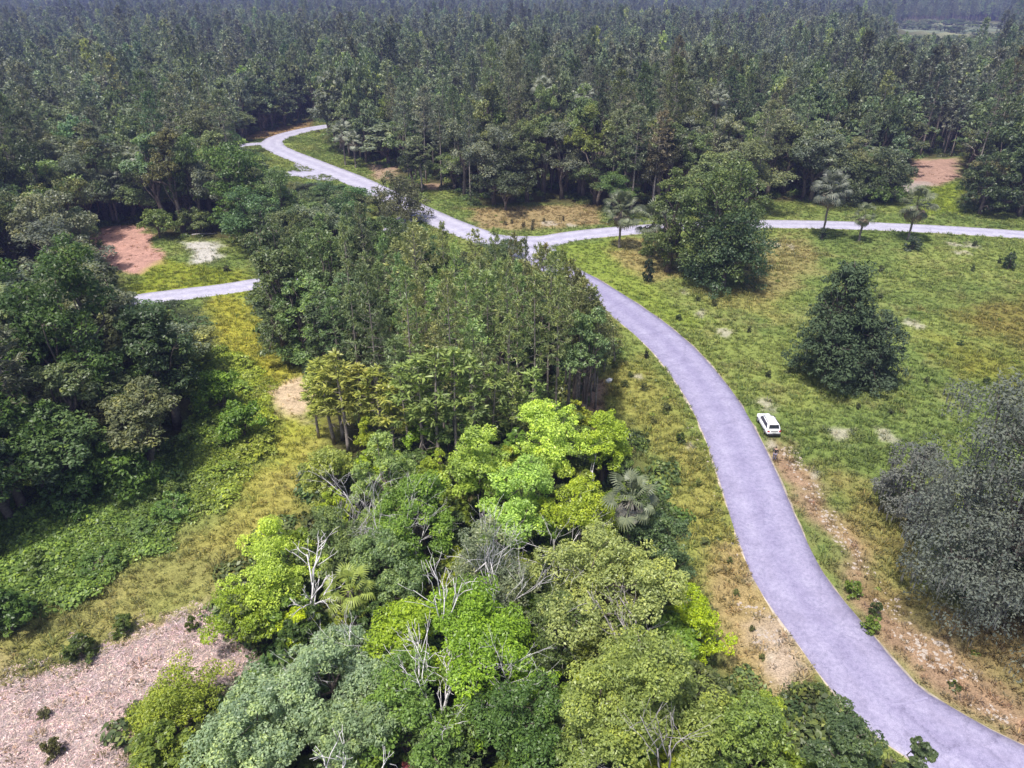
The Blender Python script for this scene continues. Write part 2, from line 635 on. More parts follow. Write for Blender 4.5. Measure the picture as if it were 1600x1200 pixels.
wv = N.new('ShaderNodeVectorMath')
wv.operation = 'MULTIPLY_ADD'
wv.inputs[1].default_value = (1.6, 1.6, 0)
L.new(n3.outputs['Color'], wv.inputs[0])
L.new(tc.outputs['Object'], wv.inputs[2])
L.new(wv.outputs[0], vo.inputs['Vector'])
r5 = ramp(N, [(.0, (.66, .66, .68)), (.012, (1, 1, 1))])
L.new(vo.outputs['Distance'], r5.inputs[0])
c = mixc(N, L, c, r5.outputs[0], .7, 'MULTIPLY')
b = N.new('ShaderNodeBsdfPrincipled')
b.inputs['Roughness'].default_value = .55
b.inputs['Specular IOR Level'].default_value = .6
L.new(c, b.inputs['Base Color'])
L.new(b.outputs[0], out.inputs[0])
M_ROAD = ma
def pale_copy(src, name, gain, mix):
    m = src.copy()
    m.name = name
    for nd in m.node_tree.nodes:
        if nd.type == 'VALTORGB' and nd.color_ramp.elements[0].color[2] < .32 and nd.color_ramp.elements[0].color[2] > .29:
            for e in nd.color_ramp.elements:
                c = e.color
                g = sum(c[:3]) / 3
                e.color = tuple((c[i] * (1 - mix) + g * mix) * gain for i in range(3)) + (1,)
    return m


M_ROAD_PALE = pale_copy(M_ROAD, 'pale_asphalt', 1.38, .45)  # paler side-road surface; on the far main road, distance whitening painted into colour
M_EDGE = plain_mat('sandy_edge', (.42, .36, .29), .95, .45, 1.2)
M_EDGE_DARK = plain_mat('crack_seal', (.29, .265, .385), .9, .15, 3)

# ------------------------------------------------------------------ ground sheet
def axis(lo, hi, step, far_lo, far_hi):
    a = list(np.arange(lo, hi + step / 2, step))
    s, v = step, hi
    while v < far_hi:
        s *= 1.22
        v += s
        a.append(v)
    s, v = step, lo
    pre = []
    while v > far_lo:
        s *= 1.22
        v -= s
        pre.append(v)
    return np.array(pre[::-1] + a)


ax = axis(-105, 125, .62, -4000, 4000)
ay = axis(12, 235, .62, -1500, 5200)
gx, gy = np.meshgrid(ax, ay)
near = (gy < 500)
gz = np.where(near, hz(gx.ravel(), gy.ravel()).reshape(gx.shape), 0.0)
gcol, _ = ground_color(gx.ravel(), gy.ravel())
nx, ny = len(ax), len(ay)
V = np.stack([gx.ravel(), gy.ravel(), gz.ravel()], 1)
i0 = (np.arange(ny - 1)[:, None] * nx + np.arange(nx - 1)[None]).ravel()
me = mesh_np('ground', V, np.stack([i0, i0 + 1, i0 + nx + 1, i0 + nx], 1), M_GROUND, smooth=True)
at = me.attributes.new('soil', 'FLOAT_COLOR', 'POINT')
at.data.foreach_set('color', np.concatenate([gcol, np.ones((len(gcol), 1))], 1).astype(np.float32).ravel())
tag(obj('ground', me), kind='structure')


# ------------------------------------------------------------------ roads
def ribbon(name, P, hw, z, mat, rag=.0, seed=0, cross=9):
    P = np.asarray(P)
    T = np.gradient(P, axis=0)
    T /= np.linalg.norm(T, axis=1)[:, None] + 1e-9
    Nn = np.stack([-T[:, 1], T[:, 0]], 1)
    s = np.arange(len(P)) * .9
    V, var = [], []
    for side_i in range(cross):
        f = side_i / (cross - 1) * 2 - 1
        w = hw
        if abs(f) > .99:
            w = hw + rag * (fbm(s, s * 0 + 7 * (f > 0), seed, 3) - .5) * 2
        Q = P + Nn * (f * w)[:, None] if isinstance(f * w, np.ndarray) else P + Nn * (f * w)
        V.append(np.concatenate([Q, np.full((len(P), 1), z + .05 * (1 - f * f))], 1))
        var.append(np.full(len(P), (f + 1) / 2))
    for f, k in ((-1, 0), (1, -1)):                       # edge skirts down into the ground
        q = V[k].copy() if f < 0 else V[cross - 1].copy()
        q[:, :2] += Nn * f * .05
        q[:, 2] = z - .12
        V.append(q)
        var.append(np.full(len(P), (f + 1) / 2))
    n = len(P)
    Fq = []
    for k in range(cross - 1):
        i = np.arange(n - 1)
        Fq.append(np.stack([k * n + i, k * n + i + 1, (k + 1) * n + i + 1, (k + 1) * n + i], 1)[:, ::-1])
    i = np.arange(n - 1)
    a, bb = cross * n, 0
    Fq.append(np.stack([a + i, a + i + 1, bb + i + 1, bb + i], 1)[:, ::-1])
    a, bb = (cross + 1) * n, (cross - 1) * n
    Fq.append(np.stack([bb + i, bb + i + 1, a + i + 1, a + i], 1)[:, ::-1])
    me = mesh_np(name, np.concatenate(V), np.concatenate(Fq), mat, np.concatenate(var), True)
    return tag(obj(name, me), kind='structure')


ribbon('road_shoulder', MAIN, 3.26, .010, M_EDGE, .30, 5)
ribbon('side_road_shoulder', SIDE, 3.0, .006, M_EDGE, .25, 6)
JX = int(np.argmin(np.hypot(MAIN[:, 0] - gp(840, 405)[0], MAIN[:, 1] - gp(840, 405)[1])))
ribbon('road', MAIN[:JX + 1], 3.1, .040, M_ROAD, .09, 1)
ribbon('far_road_whitened', MAIN[JX - 1:], 3.45, .036, M_ROAD_PALE, .09, 1)  # same road; its far whitening is put into the asphalt colour
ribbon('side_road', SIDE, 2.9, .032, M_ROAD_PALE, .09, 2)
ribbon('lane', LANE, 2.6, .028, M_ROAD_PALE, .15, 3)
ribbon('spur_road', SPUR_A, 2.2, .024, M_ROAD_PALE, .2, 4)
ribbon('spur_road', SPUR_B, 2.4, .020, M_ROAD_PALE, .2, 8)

# flared corners of the junction
def sheet(name, P, z, mat):
    mb = MB()
    n = len(P)
    mb.add([(x, y, z) for x, y in P] + [(x, y, z - .15) for x, y in P],
           [tuple(range(n))] + [(i, (i + 1) % n, n + (i + 1) % n, n + i)[::-1] for i in range(n)])
    me = mb.mesh(name, mat)
    if me.polygons[0].normal.z < 0:
        me.flip_normals()
    return tag(obj(name, me), kind='structure')


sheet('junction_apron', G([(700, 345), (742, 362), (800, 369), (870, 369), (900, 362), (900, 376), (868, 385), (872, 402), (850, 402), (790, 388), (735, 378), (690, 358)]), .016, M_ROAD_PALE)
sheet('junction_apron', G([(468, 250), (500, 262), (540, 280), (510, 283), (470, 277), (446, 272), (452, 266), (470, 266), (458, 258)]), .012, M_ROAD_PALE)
sheet('sealed_crack', G([(1392, 1101), (1420, 1097), (1448, 1090), (1450, 1093), (1421, 1101), (1393, 1104)]), .097, M_EDGE_DARK)


M_MARSH = plain_mat('marsh_grass', (.15, .17, .10), .95, .5, .03)
sheet('marsh', G([(1390, 45), (1412, 39), (1436, 41), (1462, 38), (1490, 42), (1515, 38), (1545, 41), (1566, 36), (1572, 46), (1552, 50), (1530, 48), (1505, 54), (1484, 49), (1462, 53), (1440, 48), (1420, 51), (1408, 46)]), .06, M_MARSH)


# ------------------------------------------------------------------ plant builders
def unit(v):
    return v / (np.linalg.norm(v, axis=-1, keepdims=True) + 1e-9)


def leaf_quads(C, Nn, Lg, Wd, rng, tang=None, droop=.12):
    """one small rhombic leaf spray per centre"""
    n = len(C)
    if tang is None:
        tang = rng.normal(size=(n, 3))
    T = unit(tang - (tang * Nn).sum(1, keepdims=True) * Nn)
    B = np.cross(Nn, T)
    Lg, Wd = np.broadcast_to(np.asarray(Lg, float), (n,))[:, None], np.broadcast_to(np.asarray(Wd, float), (n,))[:, None]
    dn = np.array((0, 0, -1.0)) * Lg * droop
    V = np.stack([C - T * Lg * .5, C + B * Wd * .5 + T * Lg * .06, C + T * Lg * .5 + dn, C - B * Wd * .5 + T * Lg * .06], 1).reshape(-1, 3)
    Fq = np.arange(4 * n).reshape(n, 4)
    var = np.repeat(np.clip(rng.normal(.5, .22, n), 0, 1), 4)
    return V, Fq, var


def sphere_dirs(n, rng, zlo=-1.0):
    z = rng.uniform(zlo, 1, n)
    a = rng.uniform(0, 2 * PI, n)
    r = np.sqrt(1 - z * z)
    return np.stack([r * np.cos(a), r * np.sin(a), z], 1)


def bend_path(p0, p1, rng, n=4, wob=.1):
    p0, p1 = np.array(p0, float), np.array(p1, float)
    Lg = np.linalg.norm(p1 - p0)
    out = []
    for i in range(n + 1):
        t = i / n
        q = p0 + (p1 - p0) * t + rng.normal(size=3) * wob * Lg * t * (1 - t) * 1.6
        q[2] += .12 * Lg * math.sin(PI * t) * .4
        out.append(q)
    return out


def broadleaf(name, H, R, cb, seed, nleaf, leaf, lobes=None, nl=14, sub=15, rt=None, mat=None, flat=.5, moss=0, gap=1.0, zlo=-.35, shape=None):
    """trunk and limbs, crown of leaf clumps on lobes; returns dict of meshes"""
    rng = np.random.default_rng(seed)
    cz, hh = (H + cb) / 2, (H - cb) / 2
    if shape:
        f = (np.arange(nl) + rng.uniform(0, .8, nl)) / nl
        z = cb + (H - cb) * (.04 + .90 * f)
        prof = {'cone': (1 - f * .93) ** .62 * .72, 'dome': np.sqrt(np.clip(1 - (f * .92) ** 2.4, 0, 1)) * .70}[shape]
        an = np.arange(nl) * 2.39996 + rng.normal(size=nl) * .35
        pr = R * prof * rng.uniform(.50, 1.12, nl)
        rl = R * rng.uniform(.20, .46, nl) * (.55 + .45 * prof / .72)
        lobes = np.stack([pr * np.cos(an), pr * np.sin(an), np.maximum(z, rl * .45), rl], 1)
    elif lobes is None:
        D = sphere_dirs(nl, rng, -.55)
        D[0] = (0, 0, 1)
        rl = R * rng.uniform(.22, .48, nl)
        k = rng.uniform(.38, .92, nl)[:, None]
        Cn = np.array((0, 0, cz)) + D * k * np.array((R, R, hh))
        Cn[:, :2] += rng.normal(size=(nl, 2)) * R * .13
        Cn[:, 2] += rng.normal(size=nl) * hh * .10
        rl = np.minimum(rl, np.maximum(hh * .8, .3))
        lobes = [(*c, r) for c, r in zip(Cn, rl)]
    lobes = np.array(lobes)
    S, SR = [], []
    for (x, y, z, r) in lobes:
        d = sphere_dirs(sub, rng, zlo)
        S.append(np.array((x, y, z)) + d * r * rng.uniform(.55, 1.18, (sub, 1)) * np.array((1, 1, .85)))
        SR.append(r * rng.uniform(.16, .50, sub))
    S, SR = np.concatenate(S), np.concatenate(SR)
    wgt = SR ** 2
    pick = rng.choice(len(S), nleaf, p=wgt / wgt.sum())
    d = sphere_dirs(nleaf, rng, -.7)
    C = S[pick] + d * (SR[pick] * rng.uniform(.5, 1.08, nleaf) ** .7)[:, None] * np.array((1.1, 1.1, .8)) * gap
    C[:, 2] = np.maximum(C[:, 2], .05)
    Nn = unit(d * .55 + np.array((0, 0, flat)) + rng.normal(size=(nleaf, 3)) * .38)
    lg = leaf * rng.uniform(.65, 1.35, nleaf)
    V, Fq, var = leaf_quads(C, Nn, lg, lg * rng.uniform(.36, .60, nleaf), rng, droop=.15)
    sv = np.clip(rng.normal(.5, .24, len(S)), 0, 1)                # some sprays are younger and paler
    var = np.clip(var * .55 + np.repeat(sv[pick], 4) * .45, 0, 1)
    res = {'crown': mesh_np(name + '_crown', V, Fq, mat or M_LEAF, var)}
    tb = MB()
    rt = rt or .035 * H ** .9
    top = np.array((rng.normal() * .05 * R, rng.normal() * .05 * R, cb + (H - cb) * .55))
    tp = bend_path((0, 0, -.3), top, rng, 5, .05)
    tb.tube(tp, [rt * (1.25 - .9 * i / 5) for i in range(6)], 7)
    for (x, y, z, r) in lobes:
        f = rng.uniform(.35, .85)
        base = tp[min(5, int(f * 5))]
        tb.tube(bend_path(base, (x, y, z), rng, 4, .13), [rt * .45, rt * .34, rt * .24, rt * .16, rt * .07], 5)
        for _ in range(3):
            dd = sphere_dirs(1, rng, -.1)[0] * r * .85
            tb.tube([(x, y, z), (x + dd[0] * .5, y + dd[1] * .5, z + dd[2] * .4), (x + dd[0], y + dd[1], z + dd[2])], [rt * .1, rt * .07, rt * .03], 4)
    res['trunk'] = tb.mesh(name + '_trunk', M_BARK, True)
    if moss:
        k = rng.choice(nleaf, moss)
        P = C[k] + np.array((0, 0, -.1))
        lg = rng.uniform(.3, 1.3, moss)
        n = unit(np.stack([rng.normal(size=moss), rng.normal(size=moss), np.zeros(moss)], 1))
        V, Fq, var = leaf_quads(P - np.array((0, 0, 1.0)) * (lg * .5)[:, None], n, lg, rng.uniform(.06, .15, moss), rng, tang=np.tile((0, 0, -1.0), (moss, 1)), droop=0)
        V[:, 2] = np.maximum(V[:, 2], .05)
        res['moss'] = mesh_np(name + '_moss', V, Fq, M_MOSS, var)
    return res


def pine(name, H, R, cbf, seed, nb=46, tufts=6, blades=9, bl=.62, bw=.13, rt=.19):
    rng = np.random.default_rng(seed)
    tb = MB()
    lean = rng.normal(size=2) * .012 * H
    zs = np.linspace(0, 1, 9)
    P = [(lean[0] * t * t + .12 * math.sin(3 * t + seed), lean[1] * t * t + .1 * math.sin(4 * t + 2 * seed), H * .985 * t - .3 * (t == 0)) for t in zs]
    tb.tube(P, [rt * (1.12 - 1.02 * t) + .012 for t in zs], 7)
    P = np.array(P)

    def at(z):
        t = z / (H * .985)
        return np.array([np.interp(t, zs, P[:, 0]), np.interp(t, zs, P[:, 1]), z])
    C, D, Ls = [], [], []
    az = rng.uniform(0, 6)
    for i in range(nb):
        f = (i + rng.uniform(0, .9)) / nb                      # 0 crown base .. 1 top
        z = H * (cbf + (1 - cbf) * f * .985)
        prof = (math.sin(PI * min(1, (f * .74 + .20))) ** .8) * (.55 + .5 * rng.uniform()) if f < .97 else .2
        Lb = max(.35, R * prof)
        az += 2.4 + rng.normal() * .35
        el = math.radians(-8 + 52 * f + rng.normal() * 9)
        d = np.array((math.cos(az) * math.cos(el), math.sin(az) * math.cos(el), math.sin(el)))
        b0 = at(z)
        up = np.array((0, 0, .16 * Lb))
        b1, b2 = b0 + d * Lb * .55 - up * .4, b0 + d * Lb + up * .4
        tb.tube([b0, b1, b2], [rt * .22 * (1.1 - f * .7), rt * .14, .012], 4, cap=False)
        for k in range(tufts):
            t = rng.uniform(.38, 1.0) if k else 1.0
            q = b0 + (b1 - b0) * min(1, t / .55) if t < .55 else b1 + (b2 - b1) * (t - .55) / .45
            sd = np.array((-d[1], d[0], 0)) * rng.normal() * .24 * Lb * (1.15 - t * .5)
            C.append(q + sd + np.array((0, 0, rng.uniform(0, .25))))
            D.append(d * .8 + sd * .3 + np.array((0, 0, .35)))
    # dead stubs on the bare stem
    for _ in range(8):
        z = H * rng.uniform(cbf * .45, cbf)
        a = rng.uniform(0, 6.3)
        Lb = rng.uniform(.4, 1.3)
        b0 = at(z)
        tb.tube([b0, b0 + np.array((math.cos(a) * Lb, math.sin(a) * Lb, -.1))], [.03, .008], 3, cap=False)
    C.append(at(H * .985)); D.append(np.array((0, 0, 1.0)))
    C, D = np.array(C), unit(np.array(D))
    n = len(C)
    Cb = np.repeat(C, blades, 0)
    dirs = unit(np.repeat(D, blades, 0) * .75 + rng.normal(size=(n * blades, 3)) * .62)
    lg = bl * rng.uniform(.7, 1.3, n * blades)
    Nn = unit(np.cross(dirs, rng.normal(size=dirs.shape)) + np.array((0, 0, .25)))
    V, Fq, var = leaf_quads(Cb + dirs * lg[:, None] * .45, Nn, lg, bw * rng.uniform(.7, 1.4, n * blades), rng, tang=dirs, droop=.1)
    tv = np.repeat(np.clip(rng.normal(.5, .2, n), 0, 1), blades * 4)
    return {'crown': mesh_np(name + '_crown', V, Fq, M_NEEDLE, np.clip(var * .5 + tv * .5, 0, 1)), 'trunk': tb.mesh(name + '_trunk', M_BARKP, True)}


def snag(name, H, seed, mat, spread=.5, depth=4, rt=.16, lean=0.0, n0=3):
    rng = np.random.default_rng(seed)
    tb = MB()

    def grow(p, d, Lg, r, dep):
        q = p + d * Lg
        m = p + d * Lg * .5 + rng.normal(size=3) * Lg * .05
        tb.tube([p, m, q], [r, r * .82, r * .62], 5 if dep > 1 else 4)
        if dep <= 0:
            return
        for _ in range(n0 if dep > 1 else 2):
            nd = unit(d + rng.normal(size=3) * spread + np.array((0, 0, .12)))
            grow(p + d * Lg * rng.uniform(.6, 1.0), nd, Lg * rng.uniform(.5, .78), r * .55, dep - 1)
    d = unit(np.array((lean, rng.normal() * .06, 1.0)))
    grow(np.array((0, 0, -.2)), d, H * .42, rt, depth)
    return tb.mesh(name, mat, True)


def frond_mesh(name, mat, Lp=1.25, Lb=.78, blades=15, droop=.5):
    """fan leaf of a cabbage palm: stalk plus a fan of blades that bend down at the tips; points along +X"""
    V, Fc, var = [], [], []

    def quad(a, b, c, d, v):
        o = len(V)
        V.extend([a, b, c, d]); Fc.append((o, o + 1, o + 2, o + 3)); var.extend([v] * 4)
    for s in (0, 1):
        x0, x1 = s * Lp / 2, (s + 1) * Lp / 2
        quad((x0, -.035, .12 * s), (x1, -.03, .12 * s + .04), (x1, .03, .12 * s + .04), (x0, .035, .12 * s), .6)
    for k in range(blades):
        a = math.radians(-105 + 210 * k / (blades - 1))
        ca, sa = math.cos(a), math.sin(a)
        L1 = Lb * (1 - .25 * abs(a) / 1.8)
        w = .052
        z0, z1, z2 = .16, .2 + .05 * ca, .2 - droop * L1
        p = lambda t, s, z: (Lp + ca * t - sa * s, sa * t + ca * s, z)
        v = .3 + .4 * ((k * 37) % 10) / 10
        quad(p(.02, -w * .3, z0), p(L1 * .6, -w, z1), p(L1 * .6, w, z1 + .02), p(.02, w * .3, z0), v)
        quad(p(L1 * .6, -w, z1), p(L1, -.015, z2), p(L1, .015, z2), p(L1 * .6, w, z1 + .02), v)
    return mesh_np(name, V, Fc, mat, var)


def tuft_mesh(name, nbl, h, w, spread, seed, mat):
    rng = np.random.default_rng(seed)
    n = nbl
    a = rng.uniform(0, 2 * PI, n)
    base = np.stack([np.cos(a), np.sin(a), np.zeros(n)], 1) * (rng.uniform(0, spread, n))[:, None]
    d = unit(np.stack([np.cos(a) * rng.uniform(.1, .9, n), np.sin(a) * rng.uniform(.1, .9, n), np.ones(n)], 1))
    lg = h * rng.uniform(.5, 1.2, n)
    Nn = unit(np.cross(d, np.stack([-np.sin(a), np.cos(a), np.zeros(n)], 1)))
    V, Fq, var = leaf_quads(base + d * (lg * .45)[:, None], Nn, lg, w * rng.uniform(.7, 1.4, n), rng, tang=d, droop=.25)
    return mesh_np(name, V, Fq, mat, var)


def clump_mesh(name, n, r, leaf, seed, mat=None, zf=.6):
    rng = np.random.default_rng(seed)
    d = sphere_dirs(n, rng, -.1)
    C = d * r * (rng.uniform(.35, 1.05, n) ** .6)[:, None] * np.array((1, 1, zf))
    C[:, :2] *= (1 + .25 * np.sin(3 * np.arctan2(d[:, 1], d[:, 0]) + seed))[:, None]
    C[:, 2] = np.maximum(C[:, 2], .02)
    Nn = unit(d * .5 + np.array((0, 0, .6)) + rng.normal(size=(n, 3)) * .35)
    lg = leaf * rng.uniform(.6, 1.4, n)
    V, Fq, var = leaf_quads(C, Nn, lg, lg * .6, rng)
    return mesh_np(name, V, Fq, mat or M_LEAF, var)


def rock_mesh(name, seed, mat):
    rng = np.random.default_rng(seed)
    import bmesh
    bm = bmesh.new()
    bmesh.ops.create_icosphere(bm, subdivisions=1, radius=.5)
    for v in bm.verts:
        v.co *= rng.uniform(.7, 1.15)
        v.co.z = max(v.co.z * .7, -.15)
    me = bpy.data.meshes.new(name)
    bm.to_mesh(me)
    bm.free()
    me.materials.append(mat)
    return me


# ------------------------------------------------------------------ scattering masses nobody could count (one object each)
def scatter(name, pts, rot, scl, idx, tint, protos, label=None, cat=None):
    col = bpy.data.collections.new(name + '_sources')
    for k, me in enumerate(protos):
        o = bpy.data.objects.new('%s_source_%02d' % (name, k), me)
        col.objects.link(o)
    n = len(pts)
    me = bpy.data.meshes.new(name)
    me.vertices.add(n)
    me.vertices.foreach_set('co', np.asarray(pts, np.float32).ravel())
    for an, ty, dat, key in (('rot', 'FLOAT', rot, 'value'), ('scl', 'FLOAT_VECTOR', scl, 'vector'), ('idx', 'INT', idx, 'value'), ('tint', 'FLOAT_COLOR', np.concatenate([tint, np.ones((n, 1))], 1), 'color')):
        a = me.attributes.new(an, ty, 'POINT')
        a.data.foreach_set(key, np.asarray(dat, np.int32 if ty == 'INT' else np.float32).ravel())
    o = obj(name, me)
    ng = bpy.data.node_groups.new(name, 'GeometryNodeTree')
    ng.interface.new_socket('Geometry', in_out='INPUT', socket_type='NodeSocketGeometry')
    ng.interface.new_socket('Geometry', in_out='OUTPUT', socket_type='NodeSocketGeometry')
    gi, go = ng.nodes.new('NodeGroupInput'), ng.nodes.new('NodeGroupOutput')
    ip = ng.nodes.new('GeometryNodeInstanceOnPoints')
    ci = ng.nodes.new('GeometryNodeCollectionInfo')
    ci.inputs[0].default_value = col
    ci.inputs['Separate Children'].default_value = True
    ci.inputs['Reset Children'].default_value = True
    ip.inputs['Pick Instance'].default_value = True

    def named(nm, ty):
        a = ng.nodes.new('GeometryNodeInputNamedAttribute')
        a.data_type = ty
        a.inputs[0].default_value = nm
        return a.outputs[0]
    cx = ng.nodes.new('ShaderNodeCombineXYZ')
    ng.links.new(named('rot', 'FLOAT'), cx.inputs[2])
    ng.links.new(gi.outputs[0], ip.inputs['Points'])
    ng.links.new(ci.outputs[0], ip.inputs['Instance'])
    ng.links.new(named('idx', 'INT'), ip.inputs['Instance Index'])
    ng.links.new(cx.outputs[0], ip.inputs['Rotation'])
    ng.links.new(named('scl', 'FLOAT_VECTOR'), ip.inputs['Scale'])
    ng.links.new(ip.outputs[0], go.inputs[0])
    md = o.modifiers.new('scatter', 'NODES')
    md.node_group = ng
    tag(o, label, cat, kind='stuff')
    return o


# ------------------------------------------------------------------ tree stock
GPINES = [pine('grove_pine', 20, 2.2 + .25 * (k % 3), .40 + .06 * (k % 3), 160 + k, nb=36 + 3 * k, tufts=5, blades=9, bl=.60, bw=.11, rt=.17) for k in range(5)]
PINES = [pine('pine', 20, 2.6 + .35 * (k % 3), .50 + .05 * (k % 2), 100 + k, nb=44 + 4 * k) for k in range(5)]
SLIM = [pine('slim_pine', 12, 1.15, .42, 130 + k, nb=26, tufts=4, blades=8, bl=.5, bw=.11, rt=.10) for k in range(3)]
OAKS = [broadleaf('oak', 15, 5.2, 3.0, 200 + k, 8500, .42, nl=15) for k in range(4)]
TALL = [broadleaf('tall_tree', 19, 4.0, 5.0, 220 + k, 8000, .42, nl=16) for k in range(3)]


def far_join(d):
    return d


def joined(name, d):
    """one mesh with crown and trunk, for the masses"""
    cr, tk = d['crown'], d['trunk']
    me = cr.copy()
    import bmesh
    bm = bmesh.new()
    bm.from_mesh(cr)
    n0 = len(bm.faces)
    bm.from_mesh(tk)
    bm.faces.ensure_lookup_table()
    for f in bm.faces[n0:]:
        f.material_index = 1
    me2 = bpy.data.meshes.new(name)
    bm.to_mesh(me2)
    bm.free()
    me2.materials.append(cr.materials[0])
    me2.materials.append(tk.materials[0])
    bpy.data.meshes.remove(me)
    return me2


GROVEL = [broadleaf('grove_leafy', 19, 4.0, .8, 230 + k, 9000, .40, nl=24, shape='dome') for k in range(3)]
FARP = [joined('far_pine', pine('far_pine', 20, 2.8, .45, 300 + k, nb=30, tufts=5, blades=7, bl=1.0, bw=.26)) for k in range(4)]
FARO = [joined('far_oak', broadleaf('far_oak', 15, 5.0, 2.0, 320 + k, 2200, .8, nl=12)) for k in range(3)]

FERN_TINT = np.array((.10, .15, .03))


def jit(c, a=.18):
    c = np.array(c, float) * (1 + RNG.normal() * a)
    return np.clip(c * (1 + RNG.normal(size=3) * a * .35), .01, .9)


def plant_tree(name, label, cat, protos, x, y, H, R, tint, H0, R0, group=None, moss_tint=(.30, .30, .27)):
    d = protos[int(RNG.integers(len(protos)))] if isinstance(protos, list) else protos
    z = float(hz(np.array([x]), np.array([y]))[0])
    t = thing(name, label, cat, (x, y, z), RNG.uniform(0, 6.28) if isinstance(protos, list) else 0.0, group, (R / R0, R / R0, H / H0))
    obj('trunk', d['trunk'], t)
    obj('crown', d['crown'], t, tint=tint)
    if 'moss' in d:
        obj('moss', d['moss'], t, tint=moss_tint)
    return t


C_PINE, C_PINE2 = (.135, .168, .090), (.185, .208, .125)
C_OAK, C_OAK2 = (.110, .150, .060), (.165, .20, .085)

# ------------------------------------------------------------------ the forest: every cell of land that is not open
GROVE = [(425, 540), (500, 500), (640, 528), (760, 585), (900, 640), (915, 668), (830, 700), (720, 728), (600, 705), (520, 625)]
THICKET = [(500, 720), (600, 708), (720, 732), (830, 702), (900, 690), (985, 668), (1000, 700), (1055, 760), (1065, 830), (1085, 930), (1120, 1000),
           (1160, 1040), (1200, 1080), (1240, 1062), (1330, 1135), (1400, 1152), (1450, 1200), (1480, 1300), (1100, 1750), (300, 1750), (190, 1300), (190, 1120), (350, 1060), (420, 1040), (330, 960), (345, 900), (430, 830), (480, 790)]
BEHIND = [(395, 440), (560, 400), (700, 400), (870, 440), (960, 520), (960, 545), (925, 600), (905, 640), (760, 585), (640, 528), (500, 500), (425, 540), (392, 470)]
GROVE_G, THICKET_G, BEHIND_G = G(GROVE), G(THICKET), G(BEHIND)

cands = []
y = 20.0
while y < 2300:
    step = 4.7 if y < 300 else 5.4 + (y - 300) * .0022
    hw = .74 * y + 26
    xs = np.arange(-hw, hw, step)
    xs = xs + RNG.uniform(-.42, .42, len(xs)) * step
    ys = y + RNG.uniform(-.42, .42, len(xs)) * step
    cands.append(np.stack([xs, ys], 1))
    y += step * .95
cands = np.concatenate(cands)
cx_, cy_ = cands[:, 0], cands[:, 1]
keep = road_gap(cx_, cy_) > 3.2
for P in OPEN_G:
    keep &= ~in_poly(cx_, cy_, P)
for P in (GROVE_G, THICKET_G, BEHIND_G):
    keep &= ~in_poly(cx_, cy_, P)
px_, py_ = proj(cx_, cy_, cx_ * 0)
keep &= ~((py_ > 1000) & (px_ < 480))
keep &= ~((py_ > 700) & (px_ > 480))                          # right of the thicket only the open ground
keep &= ~((py_ > 380) & (px_ > 860))
cands, px_, py_ = cands[keep], px_[keep], py_[keep]
nbig = fbm(cands[:, 0] / 45, cands[:, 1] / 45, 77, 3)

trees = []      # x, y, H, R, kind, dist, px, py
for (x, y), u, v, nb_ in zip(cands, px_, py_, nbig):
    left = u < 400
    r = RNG.uniform()
    if left and v > 255:
        kind = 'oak' if r < .72 else ('tall' if r < .85 else 'pine')
    elif left:
        kind = 'pine' if r < .45 + (nb_ - .5) else 'oak'
    else:
        kind = 'pine' if r < .52 + (nb_ - .5) * 3.2 else ('oak' if r < .76 else 'tall')
        if v > (296 if u > 620 else 245) and r < .40:
            kind = 'oak'
        if 1230 < u < 1620 and v > 250 and r < .75:
            kind = 'oak'
    if kind == 'pine':
        H, R = RNG.uniform(14, 27), RNG.uniform(2.2, 3.5)
    elif kind == 'tall':
        H, R = RNG.uniform(15, 21), RNG.uniform(3.3, 4.6)
    else:
        H, R = RNG.uniform(9, 17), RNG.uniform(3.8, 6.8)
        if RNG.uniform() < .25:
            continue
    H *= .80 + .8 * (fbm(np.array([x / 16.0]), np.array([y / 16.0]), 171, 2)[0] - .25)
    if vnoise(np.array([x / 9.0]), np.array([y / 9.0]), 313)[0] < .15:
        continue
    ok = False
    for s in (1, .8, .62, .45):
        if y > 420 and not (u > 1330 and v < 130):
            ok = True
            break
        if hides_open(x, y, H * s, R * max(s, .7)) <= .0:
            ok = True
            break
    if not ok:
        continue
    if s < .6 and kind != 'oak':
        kind = 'oak'
    trees.append((x, y, H * s, R * max(s, .75), kind, math.hypot(x, y), u, v))
trees.sort(key=lambda t: t[5])

LMK = [(-400, 'at the left edge'), (120, 'above the pink dirt pad'), (250, 'above the white sand patch'), (345, 'behind the big bright oak'), (420, 'behind the upper road bend'), (505, 'right of the upper road bend'),
       (590, 'behind the olive roadside tree'), (680, 'above the junction verge'), (760, 'behind the bare brown strip'), (900, 'behind the yellow green tree'), (955, 'behind the junction palms'),
       (1050, 'behind the broad field tree'), (1190, 'left of the pale dusty palm'), (1270, 'behind the pale dusty palm'), (1330, 'behind the small short palm'), (1390, 'behind the round headed palm'), (1430, 'behind the pink dirt clearing'), (1510, 'at the right edge')]


def rank_of(u, v):
    if u < 420:
        if v > 560:
            return 'beside the vine bank'
        if v > 440:
            return 'below the lane'
        t = (380, 330, 290, 260)
    else:
        t = (308, 285, 262, 240) if u > 620 else (262, 242, 226, 214)
    for lim, w in zip(t, ('front row', 'second row', 'third row', 'fourth row')):
        if v > lim:
            return w + ' of the woods'
    return 'deep in the woods'


def tone_of(t):
    l = .3 * t[0] + .6 * t[1] + .1 * t[2]
    return 'dark' if l < .105 else ('dull' if l < .13 else ('midtone' if l < .16 else 'pale'))


